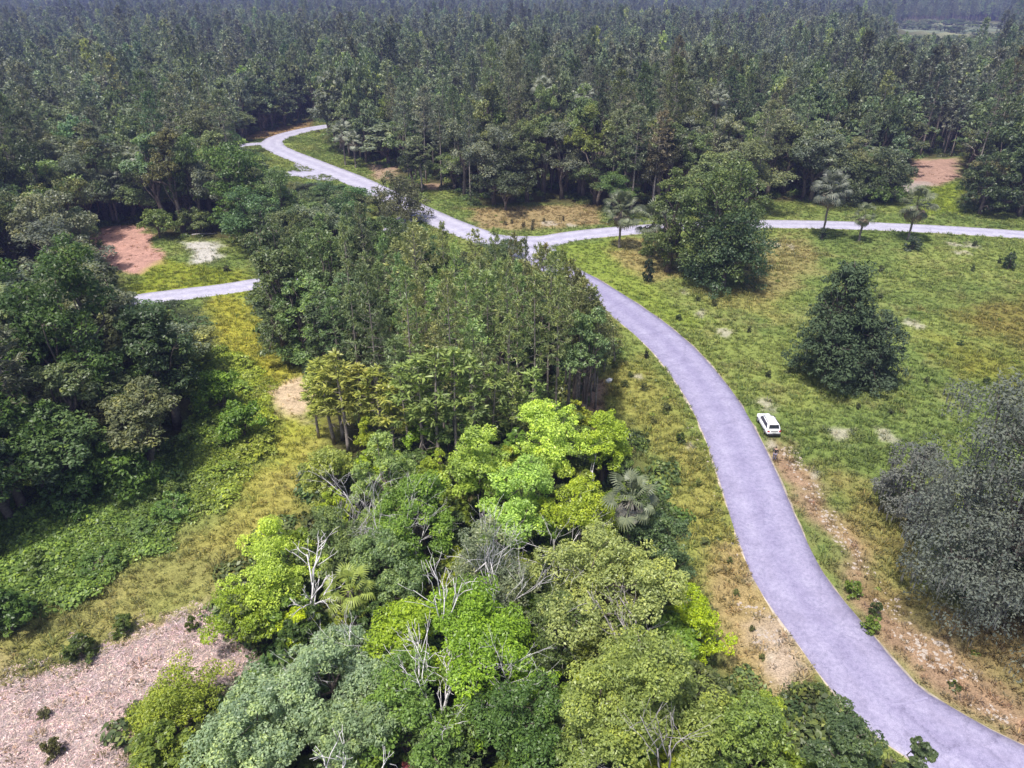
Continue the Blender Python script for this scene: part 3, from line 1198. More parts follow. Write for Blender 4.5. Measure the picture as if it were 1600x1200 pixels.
def wood_label(kind, u, v, H, R, tint):
    lm = [w for a, w in LMK if a <= u][-1]
    if u < 420 and v > 440:
        lm = 'at the left edge' if u < 60 else 'left of the grassy path'
    size = 'very tall' if H > 21 else ('tall' if H > 16.5 else ('middling' if H > 10 else 'low'))
    wide = 'broad' if R > (3.2 if kind == 'pine' else 5.0) else ('slim' if R < (2.8 if kind == 'pine' else 4.0) else '')
    what = {'pine': 'pine', 'oak': 'rounded oak', 'tall': 'narrow tree'}[kind]
    return ' '.join(('%s %s %s %s, %s, %s' % (size, wide, tone_of(tint), what, rank_of(u, v), lm)).split())


NEAR = []


def near_label(head, u, v, marks):
    d = [(math.hypot(u - a, (v - b) * 1.2), a, b, w) for a, b, w in marks]
    _, a, b, w = min(d)
    du, dv = u - a, v - b
    rel = ('right of' if du > 0 else 'left of') if abs(du) > abs(dv) else ('in front of' if dv > 0 else 'behind')
    return '%s %s %s' % (head, rel, w)


LIMIT = {'pine': 215, 'oak': 190, 'tall': 60}
count = dict(pine=0, oak=0, tall=0)
rest = []
GRP = {
    'left': 'the dark woods at the left beside the meadow',
    'junction': 'the tall forest behind the road junction',
    'right': 'the forest beyond the side road',
}
for (x, y, H, R, kind, d, u, v) in trees:
    zone = 'left' if u < 420 else ('junction' if u < 1000 else 'right')
    in_view = -120 < u < 1720
    if not in_view and y < 400:
        rest.append((x, y, H, R, kind))
        continue
    if count[kind] >= LIMIT[kind] or d > 330:
        rest.append((x, y, H, R, kind))
        continue
    count[kind] += 1
    where = GRP[zone]
    tn = jit(C_PINE if RNG.uniform() < .5 else C_PINE2, .22) if kind == 'pine' else (jit(C_OAK2, .2) if kind == 'tall' else jit(C_OAK if RNG.uniform() < .6 else C_OAK2, .25))
    if RNG.uniform() < .14:
        tn = tn * .5 + np.array((.19, .20, .16)) * .7
    lb = wood_label(kind, u, v, H, R, tn)
    if kind == 'pine':
        plant_tree('pine_tree', lb, 'pine tree', PINES, x, y, H, R, tn, 20, 2.9, 'pines of ' + where)
    elif kind == 'tall':
        plant_tree('forest_tree', lb, 'tree', TALL, x, y, H, R, tn, 19, 4.0, 'tall leafy trees of ' + where)
    else:
        plant_tree('oak_tree', lb, 'oak tree', OAKS, x, y, H, R, tn, 15, 5.2, 'oaks of ' + where)

for _ in range(400):
    u, v = RNG.uniform(1385, 1580), RNG.uniform(34, 58)
    x, y = gp(u, v)
    if in_poly(np.array([u]), np.array([v]), OPEN[5])[0] and vnoise(np.array([x / 40]), np.array([y / 90]), 8)[0] > .5:
        rest.append((x, y, RNG.uniform(2, 6), RNG.uniform(3, 7), 'oak'))
R_ = np.array([(a, b, c, d) for a, b, c, d, k in rest])
isp = np.array([k == 'pine' for *_, k in rest])
tint = np.where(isp[:, None], np.array((.170, .200, .128)), np.array((.150, .190, .095)))
nn = fbm(R_[:, 0] / 60, R_[:, 1] / 60, 5, 3)
tint = tint * (.6 + .95 * RNG.uniform(size=(len(R_), 1)) ** 1.3) * (.7 + .65 * nn[:, None]) * (1 + RNG.normal(size=(len(R_), 3)) * .05)
grey = RNG.uniform(size=len(R_)) < .16
tint[grey] = tint[grey] * .5 + np.array((.19, .20, .16)) * .7
bright = RNG.uniform(size=len(R_)) < .04
tint[bright] *= np.array((1.7, 1.7, 1.0))
scl = np.where(isp[:, None], np.stack([R_[:, 3] / 2.8, R_[:, 3] / 2.8, R_[:, 2] / 20], 1), np.stack([R_[:, 3] / 5.0, R_[:, 3] / 5.0, R_[:, 2] / 15], 1))
idx = np.where(isp, RNG.integers(0, 4, len(R_)), 4 + RNG.integers(0, 3, len(R_)))
scatter('far_forest', np.stack([R_[:, 0], R_[:, 1], R_[:, 0] * 0 - .2], 1), RNG.uniform(0, 6.28, len(R_)), scl, idx, tint, FARP + FARO,
        'far grey green forest filling the land to the top of the picture', 'forest')
print('forest', count, len(rest))

# ------------------------------------------------------------------ undergrowth beneath the trees
CLUMPS = [clump_mesh('leaf_clump', 260, 1.0, .26, 400 + k) for k in range(4)]
us = []
for (x, y, H, R, kind, d, u, v) in trees:
    if y < 300 and -150 < u < 1750:
        for _ in range(3):
            us.append((x + RNG.normal() * 2.2, y + RNG.normal() * 2.2 - .8))
for P in (GROVE_G, BEHIND_G, THICKET_G):
    a = np.array(P)
    n = int((np.ptp(a[:, 0]) * np.ptp(a[:, 1])) * .42)
    q = np.stack([RNG.uniform(a[:, 0].min(), a[:, 0].max(), n), RNG.uniform(a[:, 1].min(), a[:, 1].max(), n)], 1)
    us += [tuple(p) for p in q[in_poly(q[:, 0], q[:, 1], P)]]
us = np.array(us)
k = (road_gap(us[:, 0], us[:, 1]) > 2.0)
for P in OPEN_G:
    k &= ~in_poly(us[:, 0], us[:, 1], P)
us = us[k]
n = len(us)
tint = np.array((.115, .155, .050)) * RNG.uniform(.6, 1.6, (n, 1)) * (1 + RNG.normal(size=(n, 3)) * .08)
s = RNG.uniform(.7, 1.9, n)
scatter('undergrowth', np.stack([us[:, 0], us[:, 1], hz(us[:, 0], us[:, 1]) - .05], 1), RNG.uniform(0, 6.28, n), np.stack([s, s, s * RNG.uniform(.8, 1.7, n)], 1), RNG.integers(0, 4, n), tint, CLUMPS,
        'dark shrubby undergrowth beneath the trees', 'undergrowth')

# ------------------------------------------------------------------ vines over the left bank
VINE = G([(300, 560), (330, 548), (370, 565), (405, 605), (400, 660), (410, 700), (360, 755), (290, 815), (200, 870), (120, 930), (0, 990), (-60, 1010), (-60, 780), (0, 780), (150, 730), (280, 700), (320, 660)])
a = np.array(VINE)
q = np.stack([RNG.uniform(a[:, 0].min(), a[:, 0].max(), 14000), RNG.uniform(a[:, 1].min(), a[:, 1].max(), 14000)], 1)
dd = sdf(q[:, 0], q[:, 1], VINE) + (fbm(q[:, 0] / 4, q[:, 1] / 4, 90) - .5) * 6
q = q[dd > RNG.uniform(-1.5, 6, len(q))]
n = len(q)
VCL = [clump_mesh('vine_clump', 150, .85, .23, 420 + k, zf=.55) for k in range(4)]
nv = fbm(q[:, 0] / 3.5, q[:, 1] / 3.5, 91)
px, py = proj(q[:, 0], q[:, 1], q[:, 0] * 0)
lit = sstep(250, 430, px)[:, None]  # sunlight painted into the tint: yellower and brighter towards the right
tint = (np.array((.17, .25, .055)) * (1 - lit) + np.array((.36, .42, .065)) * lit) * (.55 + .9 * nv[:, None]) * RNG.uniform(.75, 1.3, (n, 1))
s = RNG.uniform(.7, 1.5, n) * (.45 + 1.1 * nv)
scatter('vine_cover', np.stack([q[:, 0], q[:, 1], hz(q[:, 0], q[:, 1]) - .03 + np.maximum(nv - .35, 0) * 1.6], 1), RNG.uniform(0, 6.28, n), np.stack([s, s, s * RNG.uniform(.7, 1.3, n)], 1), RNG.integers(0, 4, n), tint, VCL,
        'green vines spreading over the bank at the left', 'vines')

# ------------------------------------------------------------------ grass
ng_ = 400000
gxr, gyr = RNG.uniform(-115, 118, ng_), RNG.uniform(20, 300, ng_)
u, v = proj(gxr, gyr, gxr * 0)
ok = (u > -60) & (u < 1800) & (v < 1290)
gxr, gyr = gxr[ok], gyr[ok]
ok = (openness(gxr, gyr) > -1.5) & (road_gap(gxr, gyr) > .25)
gxr, gyr = gxr[ok], gyr[ok]
gc_, gg_ = ground_color(gxr, gyr)
dens = gg_ * (.35 + .9 * fbm(gxr / 2.5, gyr / 2.5, 95))
dens *= np.where(gyr > 100, .75, 1)
ok = RNG.uniform(size=len(gxr)) < dens
gxr, gyr, gc_ = gxr[ok], gyr[ok], gc_[ok]
n = len(gxr)
TUFT = [tuft_mesh('grass_tuft', 16, .34, .045, .14, 500 + k, M_GRASS) for k in range(3)] + [tuft_mesh('grass_tuft_tall', 22, .62, .05, .2, 510, M_GRASS)]
idx = np.where(RNG.uniform(size=n) < .09, 3, RNG.integers(0, 3, n))
hn = fbm(gxr / 6, gyr / 6, 96)
s = RNG.uniform(.7, 1.5, n) * (.55 + .9 * hn)
tint = gc_ * RNG.uniform(.82, 1.22, (n, 1)) * (1 + RNG.normal(size=(n, 3)) * .04)
scatter('grass', np.stack([gxr, gyr, hz(gxr, gyr) - .02], 1), RNG.uniform(0, 6.28, n), np.stack([s * 1.2, s * 1.2, s], 1), idx, tint, TUFT, 'rough grass and straw over the open ground', 'grass')
print('grass', n)

# weeds: darker broad clumps dotted in the grass
wx, wy = RNG.uniform(-60, 110, 9000), RNG.uniform(25, 170, 9000)
ok = (openness(wx, wy) > .8) & (road_gap(wx, wy) > 1.2)
wx, wy = wx[ok], wy[ok]
_, gg_ = ground_color(wx, wy)
ok = RNG.uniform(size=len(wx)) < gg_ * sstep(.42, .7, fbm(wx / 9, wy / 9, 99)) * .22
wx, wy = wx[ok], wy[ok]
n = len(wx)
WEED = [clump_mesh('weed', 60, .45, .2, 440 + k, zf=.7) for k in range(3)]
s = RNG.uniform(.4, 1.3, n)
scatter('weeds', np.stack([wx, wy, hz(wx, wy) - .02], 1), RNG.uniform(0, 6.28, n), np.stack([s, s, s], 1), RNG.integers(0, 3, n), np.array((.13, .17, .035)) * RNG.uniform(.5, 1.5, (n, 1)), WEED, 'leafy weeds dotted through the rough grass', 'weeds')

# pale rubble beside the road, chips on the bare ground
def in_poly_pts(P, n):
    a = np.array(P)
    q = np.stack([RNG.uniform(a[:, 0].min(), a[:, 0].max(), n), RNG.uniform(a[:, 1].min(), a[:, 1].max(), n)], 1)
    return q[in_poly(q[:, 0], q[:, 1], P)]


rub = np.concatenate([in_poly_pts(G([(1215, 700), (1240, 698), (1290, 775), (1345, 865), (1440, 970), (1590, 1120), (1560, 1140), (1400, 1000), (1310, 860), (1255, 770)]), 2600),
                      in_poly_pts(G([(1150, 940), (1200, 950), (1255, 1065), (1210, 1080)]), 260),
                      in_poly_pts(G([(1060, 640), (1085, 640), (1180, 880), (1160, 890)]), 260)])
rub = rub[RNG.uniform(size=len(rub)) < sstep(.45, .68, fbm(rub[:, 0] / 2.2, rub[:, 1] / 2.2, 98)) + .05]
rub = rub[road_gap(rub[:, 0], rub[:, 1]) > .5]
n = len(rub)
s = RNG.uniform(.10, .40, n) ** 1.4 * 1.5
scatter('rubble', np.stack([rub[:, 0], rub[:, 1], hz(rub[:, 0], rub[:, 1])], 1), RNG.uniform(0, 6.28, n), np.stack([s, s * RNG.uniform(.6, 1.1, n), s * .6], 1), RNG.integers(0, 3, n), np.full((n, 3), .5),
        [rock_mesh('stone', 700 + k, M_STONE) for k in range(3)], 'pale broken stones strewn beside the road', 'rubble')

M_CHIP = leaf_mat('wood_chip', trans=.0, rough=.9, spread=.45, warm=(1.15, 1.1, 1.05))
MULCH = G([(-60, 1230), (-60, 1090), (0, 1075), (150, 1030), (330, 945), (350, 1000), (410, 1000), (425, 1035), (340, 1072), (230, 1090), (195, 1220)])
mc = in_poly_pts(MULCH, 20000)
mc = mc + RNG.normal(size=mc.shape) * np.where(RNG.uniform(size=(len(mc), 1)) < .3, 1.3, .3)
mc = mc[np.all([~in_poly(mc[:, 0], mc[:, 1], THICKET_G)], 0)]
n = len(mc)
CH = []
for k in range(3):
    rng = np.random.default_rng(720 + k)
    C = np.stack([rng.uniform(-.3, .3, 14), rng.uniform(-.3, .3, 14), rng.uniform(.01, .09, 14)], 1)
    Nn = unit(np.array((0, 0, 1.0)) + rng.normal(size=(14, 3)) * .35)
    Vv, Fq, var = leaf_quads(C, Nn, rng.uniform(.15, .45, 14), rng.uniform(.02, .055, 14), rng, droop=0)
    CH.append(mesh_np('wood_chips', Vv, Fq, M_CHIP, var))
s = RNG.uniform(.7, 1.5, n)
scatter('mulch', np.stack([mc[:, 0], mc[:, 1], hz(mc[:, 0], mc[:, 1]) + .01], 1), RNG.uniform(0, 6.28, n), np.stack([s, s, s], 1), RNG.integers(0, 3, n),
        np.array((.52, .385, .345)) * RNG.uniform(.55, 1.45, (n, 1)) * (1 + RNG.normal(size=(n, 3)) * .05), CH, 'pinkish wood chips and debris on the cleared ground', 'wood chips')

# ------------------------------------------------------------------ the central grove of pines
gp_pts = in_poly_pts(GROVE_G, 4000)
chosen = []
for p in gp_pts:
    if all((p[0] - c[0]) ** 2 + (p[1] - c[1]) ** 2 > 2.95 ** 2 for c in chosen):
        chosen.append(p)
for p in chosen:
    u, v = proj(p[0], p[1], 0)
    H, R = RNG.uniform(13, 21), RNG.uniform(1.5, 2.4)
    # the grove's skyline in the photograph steps down from left to right
    line = float(np.interp(u, [400, 440, 520, 640, 760, 870, 960], [345, 320, 295, 322, 368, 398, 470]))
    hm = height_for(float(u), float(v), line + RNG.uniform(-5, 45))
    H = min(H, hm)
    if u > 845 and RNG.uniform() < .4:
        continue
    if H < 6 or hides_open(p[0], p[1], H, R) > (.15 if u < 800 else .5):
        continue
    r = RNG.uniform()
    sz = 'tall' if H > 17 else ('middling' if H > 13 else 'short')
    row = 'back' if v < np.interp(u, [425, 640, 900], [545, 575, 655]) else ('front' if v > np.interp(u, [425, 520, 720, 830, 915], [540, 610, 712, 690, 660]) else 'middle')
    sec = 'at the meadow end' if u < 500 else ('just right of the meadow end' if u < 580 else ('left of the middle' if u < 660 else ('in the middle' if u < 740 else ('right of the middle' if u < 820 else 'at the road end'))))
    gw = '%s row %s of the central grove' % (row, sec)
    if u < 530 and r < .85 or r < .05:
        plant_tree('grove_tree', sz + ' bushy tree, ' + gw, 'tree', GROVEL if u < 530 else TALL, p[0], p[1], H, R * (1.75 if u < 530 else 1.4), jit((.15, .20, .08)), 19, 4.0, 'leafy trees of the central grove')
    elif u < 640:
        plant_tree('pine_tree', sz + ' dense dark pine, ' + gw, 'pine tree', GPINES, p[0], p[1], H, R, jit((.18, .235, .105)), 20, 2.45, 'dense pines of the central grove')
    else:
        plant_tree('pine_tree', sz + ' thin olive pine, ' + gw, 'pine tree', GPINES, p[0], p[1], H, R, jit((.265, .315, .125)), 20, 2.45, 'thin pines of the central grove')

# lower trees hidden behind the grove, and the thin tips in front of the road
b_pts, ch = in_poly_pts(BEHIND_G, 1500), []
for p in b_pts:
    if all((p[0] - c[0]) ** 2 + (p[1] - c[1]) ** 2 > 4.2 ** 2 for c in ch):
        ch.append(p)
for p in ch:
    u, v = proj(p[0], p[1], 0)
    line = float(np.interp(u, [400, 440, 520, 640, 700, 760, 870, 930, 960], [345, 330, 305, 335, 392, 398, 430, 480, 500]))
    H = min(RNG.uniform(7, 16), height_for(float(u), float(v), line + 8))
    if H < 2.5 or road_gap(np.array([p[0]]), np.array([p[1]]))[0] < 2.5 or hides_open(p[0], p[1], H, 2) > .05:
        continue
    plant_tree('grove_tree', ('taller' if H > 11 else 'small') + ' leafy tree hidden behind the grove, ' + ('by the lane' if u < 500 else ('below the upper road' if u < 620 else ('below the olive roadside tree' if u < 700 else ('below the junction' if u < 790 else 'where the road leaves the junction')))), 'tree', TALL, p[0], p[1], H, min(2.6, H * .3), jit((.10, .14, .05)), 19, 4.0, 'small trees behind the central grove')
for i, (bx, by, ty) in enumerate([(872, 600, 398), (884, 610, 412), (895, 620, 428), (905, 632, 440), (915, 640, 455), (922, 630, 470), (928, 612, 478), (934, 590, 488), (945, 582, 505), (958, 572, 515),
                                  (800, 560, 366), (775, 545, 360), (845, 570, 385), (745, 535, 362), (700, 520, 350), (660, 510, 345), (860, 585, 395), (840, 600, 388), (888, 585, 420), (905, 600, 436), (878, 565, 410), (916, 600, 452), (930, 640, 492), (900, 648, 462), (815, 575, 374)]):
    X, Y = gp(bx, by)
    H = height_for(bx, by, ty)
    big = H > 9
    plant_tree('slim_pine', ('tall' if H > 12 else 'small') + ' slim pine whose tip crosses the road, ' + ('below the junction' if bx < 800 else ('just right of the junction' if bx < 880 else ('mid way along the hidden road' if bx < 920 else ('by the white boulder' if by > 585 else 'where the road comes clear')))), 'pine tree', GPINES if big else SLIM, X, Y, H, RNG.uniform(1.3, 1.9) if big else RNG.uniform(1.0, 1.5), jit((.23, .25, .10)), 20 if big else 12, 2.45 if big else 1.15, 'slim pines in front of the road')

for i, (bx, by, ty) in enumerate([(500, 690, 585), (520, 700, 570), (545, 712, 562), (570, 705, 575), (598, 715, 580), (615, 722, 600), (640, 728, 575), (662, 735, 560), (690, 738, 550), (715, 742, 548), (742, 738, 560), (770, 730, 575), (800, 725, 590), (830, 715, 580), (680, 725, 590), (535, 690, 590)]):
    X, Y = gp(bx, by)
    H = height_for(bx, by, ty)
    yel = bx < 625
    plant_tree('slim_pine', ('yellow olive' if yel else 'light green') + ' feathery young pine, front foot of grove, ' + ('nearest the grassy path' if bx < 530 else ('above the slender pale green tree' if bx < 650 else ('in the middle' if bx < 720 else 'towards the lime trees'))), 'pine tree', SLIM, X, Y, H, RNG.uniform(1.5, 2.3), jit((.33, .35, .08) if yel else (.27, .34, .10), .1), 12, 1.15, 'feathery young pines at the foot of the grove')

# ------------------------------------------------------------------ single trees and small woods named one by one
def tree_px(name, label, cat, bx, by, ytop, rpx, tint, seed, nleaf=11000, leaf=.42, cbf=.12, lobes=None, nl=16, group=None, moss=0, flat=.5, gap=1.0, moss_tint=(.3, .3, .27), sub=15, zlo=-.35, shape=None, mat=None):
    X, Y = gp(bx, by)
    H = height_for(bx, by, ytop)
    R = rpx / ppm(by)
    d = broadleaf(name, H, R, H * cbf, seed, nleaf, leaf, lobes=lobes, nl=nl, moss=moss, flat=flat, gap=gap, sub=sub, zlo=zlo, shape=shape, mat=mat)
    return plant_tree(name, label, cat, d, X, Y, H, R, tint, H, R, group, moss_tint)


# field, right of the road
tree_px('oak_tree', 'broad light green tree with wide crown beside the side road palms', 'tree', 1108, 436, 250, 80, (.13, .175, .062), 801, 20000, .46, .10, nl=30, shape='dome')
tree_px('oak_tree', 'smaller light green tree at the left flank of the broad field tree', 'tree', 1042, 425, 262, 48, (.15, .19, .065), 802, 11000, .44, .06, nl=20, shape='dome')
tree_px('oak_tree', 'low dark green tree in front of the broad field tree, leaves down to the grass', 'tree', 1130, 449, 332, 70, (.075, .12, .055), 803, 14000, .42, .0, nl=24, shape='dome')
tree_px('oak_tree', 'tall dark cone shaped tree alone in the middle of the field', 'tree', 1286, 597, 407, 70, (.075, .11, .05), 804, 20000, .40, .0, nl=40, shape='cone', moss=900, moss_tint=(.10, .12, .09), mat=M_MATTE)
tree_px('oak_tree', 'low dark rounded tree at the right foot of the cone shaped field tree', 'tree', 1348, 602, 492, 56, (.07, .10, .052), 805, 12000, .38, .0, nl=26, shape='dome', moss=500, moss_tint=(.10, .12, .09), mat=M_MATTE)
tree_px('live_oak', 'large grey live oak draped in moss at the right edge by the road', 'oak tree', 1552, 955, 612, 178, (.135, .150, .118), 806, 62000, .25, .02, nl=40, shape='dome', moss=5000, moss_tint=(.17, .17, .155), sub=22, mat=M_MATTE)
tree_px('live_oak', 'low grey bough clump of moss covered oak leaning out over the field', 'oak tree', 1420, 815, 705, 62, (.155, .160, .138), 807, 11000, .24, .03, nl=18, shape='dome', moss=1100, moss_tint=(.19, .185, .18), mat=M_MATTE)
tree_px('oak_tree', 'dark green young oak tucked under the grey live oak', 'oak tree', 1625, 990, 830, 75, (.05, .09, .03), 808, 9000, .34, .05, nl=12)
# beyond the side road
tree_px('oak_tree', 'wide pale topped oak behind the middle palm beyond the side road', 'tree', 1300, 318, 236, 58, (.115, .14, .07), 811, 9000, .5, .05, nl=16, shape='dome')
tree_px('oak_tree', 'oak beside the pink dirt clearing beyond the side road', 'tree', 1375, 314, 240, 46, (.10, .125, .065), 812, 8000, .5, .05, nl=14, shape='dome')
tree_px('bush', 'bright green low bush spread along the far verge of the side road', 'bush', 1360, 317, 284, 36, (.12, .18, .05), 813, 4500, .4, .0, nl=12)
tree_px('oak_tree', 'dark rounded oak on the far verge at the right edge', 'tree', 1530, 334, 232, 44, (.075, .105, .045), 814, 9000, .5, .02, nl=16, shape='dome')
tree_px('oak_tree', 'second dark oak beyond it touching the right edge of the far verge', 'tree', 1592, 338, 226, 46, (.07, .10, .045), 815, 9000, .5, .02, nl=16, shape='dome')
tree_px('oak_tree', 'olive brown spreading tree leaning over the road above the junction', 'tree', 628, 347, 276, 50, (.13, .135, .07), 816, 9000, .42, .0, nl=18, shape='dome')
tree_px('oak_tree', 'dark spreading oak at the wood edge left of the junction verge', 'tree', 790, 330, 262, 48, (.075, .095, .05), 817, 8000, .46, .02, nl=14)
tree_px('oak_tree', 'yellow green tree in front of the tall forest', 'tree', 930, 318, 172, 36, (.19, .22, .06), 818, 7000, .5, .35, nl=12)
# left meadow
tree_px('oak_tree', 'big bright green oak between the meadow and the upper road', 'tree', 385, 372, 232, 66, (.10, .165, .04), 821, 14000, .5, .03, nl=20, shape='dome')
tree_px('bush', 'round light green bush at the top corner of the pink dirt pad', 'bush', 250, 372, 326, 30, (.15, .20, .05), 822, 4500, .4, .0, nl=10)
tree_px('bush', 'pale green bush right of the round bush above the meadow', 'bush', 308, 366, 330, 28, (.17, .21, .08), 823, 4000, .4, .0, nl=10)
for i, (bx, by, ty, rp, tn, lb) in enumerate([
        (50, 690, 412, 90, (.085, .145, .035), 'tall sunlit leafy oak filling the left edge below the lane'),
        (165, 690, 432, 76, (.08, .135, .035), 'tall leafy oak with rounded top below the end of the lane'),
        (278, 672, 478, 56, (.07, .11, .04), 'dark narrow oak at the bend of the grassy path'),
        (40, 800, 580, 85, (.075, .13, .032), 'dark leafy oak low on the left edge above the vines'),
        (110, 760, 640, 60, (.07, .12, .032), 'bushy dark tree over the vines at the left'),
        (-30, 850, 660, 80, (.065, .115, .03), 'dark shrubby tree cut by the left edge above the vine bank'),
        (150, 500, 425, 36, (.07, .11, .04), 'small dark tree at the end of the lane beside the pink pad')]):
    tree_px('oak_tree', lb, 'oak tree', bx, by, ty, rp, tn, 830 + i, 13000, .40, .12, nl=18)
tree_px('sapling', 'small pale leaved sapling in front of the dark wood at the left', 'sapling', 190, 722, 612, 26, (.20, .26, .10), 841, 1500, .42, .35, nl=8)
tree_px('bush', 'bright vine covered bush at the foot of the dark left wood', 'bush', 205, 768, 700, 62, (.12, .20, .04), 842, 6500, .38, .0, nl=12)
tree_px('bush', 'dark green bush left of the vine covered bush', 'bush', 120, 800, 738, 46, (.09, .16, .035), 843, 4500, .38, .0, nl=12)
tree_px('bush', 'lush green bush between the dark wood and the grassy path', 'bush', 355, 650, 590, 42, (.16, .26, .035), 844, 4500, .38, .0, nl=12)
tree_px('bush', 'lush green bush nearest the sandy patch on the grassy path', 'bush', 385, 690, 630, 34, (.15, .25, .035), 845, 3500, .36, .0, nl=10)
tree_px('bush', 'deep green bush cut by the left edge at the bottom of the vine bank', 'bush', 18, 985, 930, 48, (.085, .15, .03), 846, 4000, .36, .0, nl=10)


# ------------------------------------------------------------------ thicket in the foreground: crowns where the photo shows them
HERO = []


def crown_px(name, label, cat, cx, cy, rpx, H, tint, seed, nleaf, leaf, cbf=.15, nl=16, cf=.62, **kw):
    """a tree H metres tall whose crown's middle (at cf*H) is seen at (cx, cy)"""
    X, Y = gp(cx, cy, H * cf)
    zc = Y * CT - (H * cf - CAM_H) * ST
    R = rpx * zc / FPX
    mt = kw.pop('moss_tint', (.3, .3, .27))
    d = broadleaf(name, H, R, H * cbf, seed, int(nleaf * 1.9), leaf * .68, nl=nl, **kw)
    HERO.append((cx, cy, label))
    return plant_tree(name, label, cat, d, X, Y, H, R, np.array(tint) * 1.15, H, R, None, mt)


LIME, YEL, GRN, OLV, SIL, DRK = (.40, .52, .09), (.40, .50, .075), (.31, .45, .095), (.30, .34, .11), (.27, .35, .19), (.17, .24, .09)
for i, (cx, cy, rp, H, tn, nf, lf, nm, lb, kw) in enumerate([
        (600, 745, 48, 12, (.26, .34, .10), 7000, .34, 'small_tree', 'slender pale green tree at the top left of the thicket', {}),
        (520, 740, 45, 9, (.28, .32, .07), 6000, .32, 'small_tree', 'yellowish feathery tree beside the grassy path', {}),
        (868, 690, 62, 11, LIME, 9000, .36, 'small_tree', 'bright lime tree at the top of the thicket by the grove', {}),
        (945, 690, 46, 9, (.31, .40, .04), 6500, .34, 'small_tree', 'bright lime tree nearest the road verge', {}),
        (755, 735, 56, 11, (.30, .40, .07), 8000, .36, 'small_tree', 'lime tree with pale dead twigs in the upper thicket', {}),
        (805, 790, 72, 10, GRN, 10000, .34, 'small_tree', 'mid green rounded tree in the middle of the thicket', {}),
        (655, 800, 68, 10, (.17, .27, .045), 9500, .34, 'small_tree', 'mid green tree left of the rounded middle one', {}),
        (430, 890, 72, 7, YEL, 9000, .30, 'small_tree', 'yellow green bushy tree behind the leaning white dead trunk', {}),
        (395, 955, 60, 5, (.24, .32, .03), 7000, .28, 'bush', 'yellow green bush spreading to the wood chips', {}),
        (605, 880, 62, 9, DRK, 8000, .34, 'small_tree', 'dark green tree left of the white forked dead tree', {}),
        (905, 815, 62, 10, (.30, .37, .035), 8500, .32, 'small_tree', 'yellow topped tree left of the mossy grey palm', {}),
        (935, 905, 98, 11, OLV, 17000, .32, 'oak_tree', 'large olive green oak in the thicket with fine leaves', {}),
        (765, 895, 72, 9, (.20, .23, .13), 9500, .30, 'small_tree', 'grey green tree right of the white forked dead tree', {}),
        (1030, 845, 46, 8, (.10, .15, .06), 6000, .32, 'small_tree', 'dark green tree under the mossy palm by the verge', {}),
        (760, 1015, 105, 9, (.20, .32, .03), 17000, .32, 'small_tree', 'vivid green tree in the middle of the lower thicket', {}),
        (640, 1010, 70, 8, (.27, .37, .03), 9000, .30, 'small_tree', 'yellow green tree behind the silvery tree', {}),
        (640, 1130, 80, 8, (.15, .24, .05), 9000, .30, 'small_tree', 'green tree between the silvery and the vivid tree at the bottom', {}),
        (800, 1140, 75, 8, (.085, .15, .035), 8000, .30, 'small_tree', 'dark green tree below the vivid tree at the bottom edge', {}),
        (405, 1150, 84, 8, SIL, 12000, .30, 'oak_tree', 'large silvery green tree at the bottom left of the thicket', {}),
        (510, 1062, 84, 9, SIL, 12000, .30, 'oak_tree', 'silvery green tree below the palm in the lower thicket', {}),
        (570, 1160, 72, 8, (.22, .29, .14), 9000, .30, 'oak_tree', 'silvery green tree at the bottom edge with dead limbs', {}),
        (1020, 1090, 118, 10, (.24, .29, .075), 20000, .30, 'oak_tree', 'large pale olive oak at the bottom with twigs showing', {}),
        (925, 1150, 70, 8, (.22, .28, .075), 9000, .30, 'oak_tree', 'pale olive oak at the bottom edge left of the larger one', {}),
        (1150, 1160, 75, 7, (.19, .26, .06), 9000, .30, 'small_tree', 'green bushy tree at the bottom edge below the verge', {}),
        (1075, 975, 50, 5, (.33, .42, .02), 6500, .26, 'bush', 'bright yellow green bush at the verge beside the olive oak', {}),
        (275, 1120, 78, 4, (.25, .30, .04), 9500, .26, 'bush', 'rounded olive yellow bush on the pinkish wood chips', {}),
        (472, 975, 34, 5, (.38, .46, .02), 3500, .28, 'bush', 'small glowing lime bush below the palm', {}),
        (1318, 1186, 78, 10, (.085, .125, .05), 12000, .28, 'oak_tree', 'dark green oak top overlapping the near end of the road', {'shape': 'dome'}),
        (1428, 1204, 30, 8, (.085, .12, .05), 7000, .30, 'small_tree', 'small dark treetop against the road at the bottom edge', {'shape': 'dome'}),
        (1205, 1110, 34, 2.5, (.24, .31, .04), 3000, .24, 'bush', 'low light green bush on the bank left of the road bend', {}),
        (880, 990, 60, 7, (.11, .15, .045), 6000, .30, 'small_tree', 'dark tree below the large olive oak', {}),
        (520, 850, 52, 8, (.16, .21, .07), 6000, .30, 'small_tree', 'thin green tree with grey dead twigs above the palm', {}),
        (700, 1190, 60, 6, (.10, .15, .045), 6000, .30, 'small_tree', 'dark leafy tree beside the pink shrub', {}),
        ]):
    crown_px(nm, lb, 'tree' if nm != 'bush' else 'bush', cx, cy, rp, H, tn, 900 + i, nf, lf, .12 if nm != 'bush' else 0.0, 16, **kw)
crown_px('pink_shrub', 'pink blossoming shrub at the bottom edge', 'shrub', 655, 1200, 28, 3.0, (.62, .24, .28), 960, 4000, .16, 0, 10)

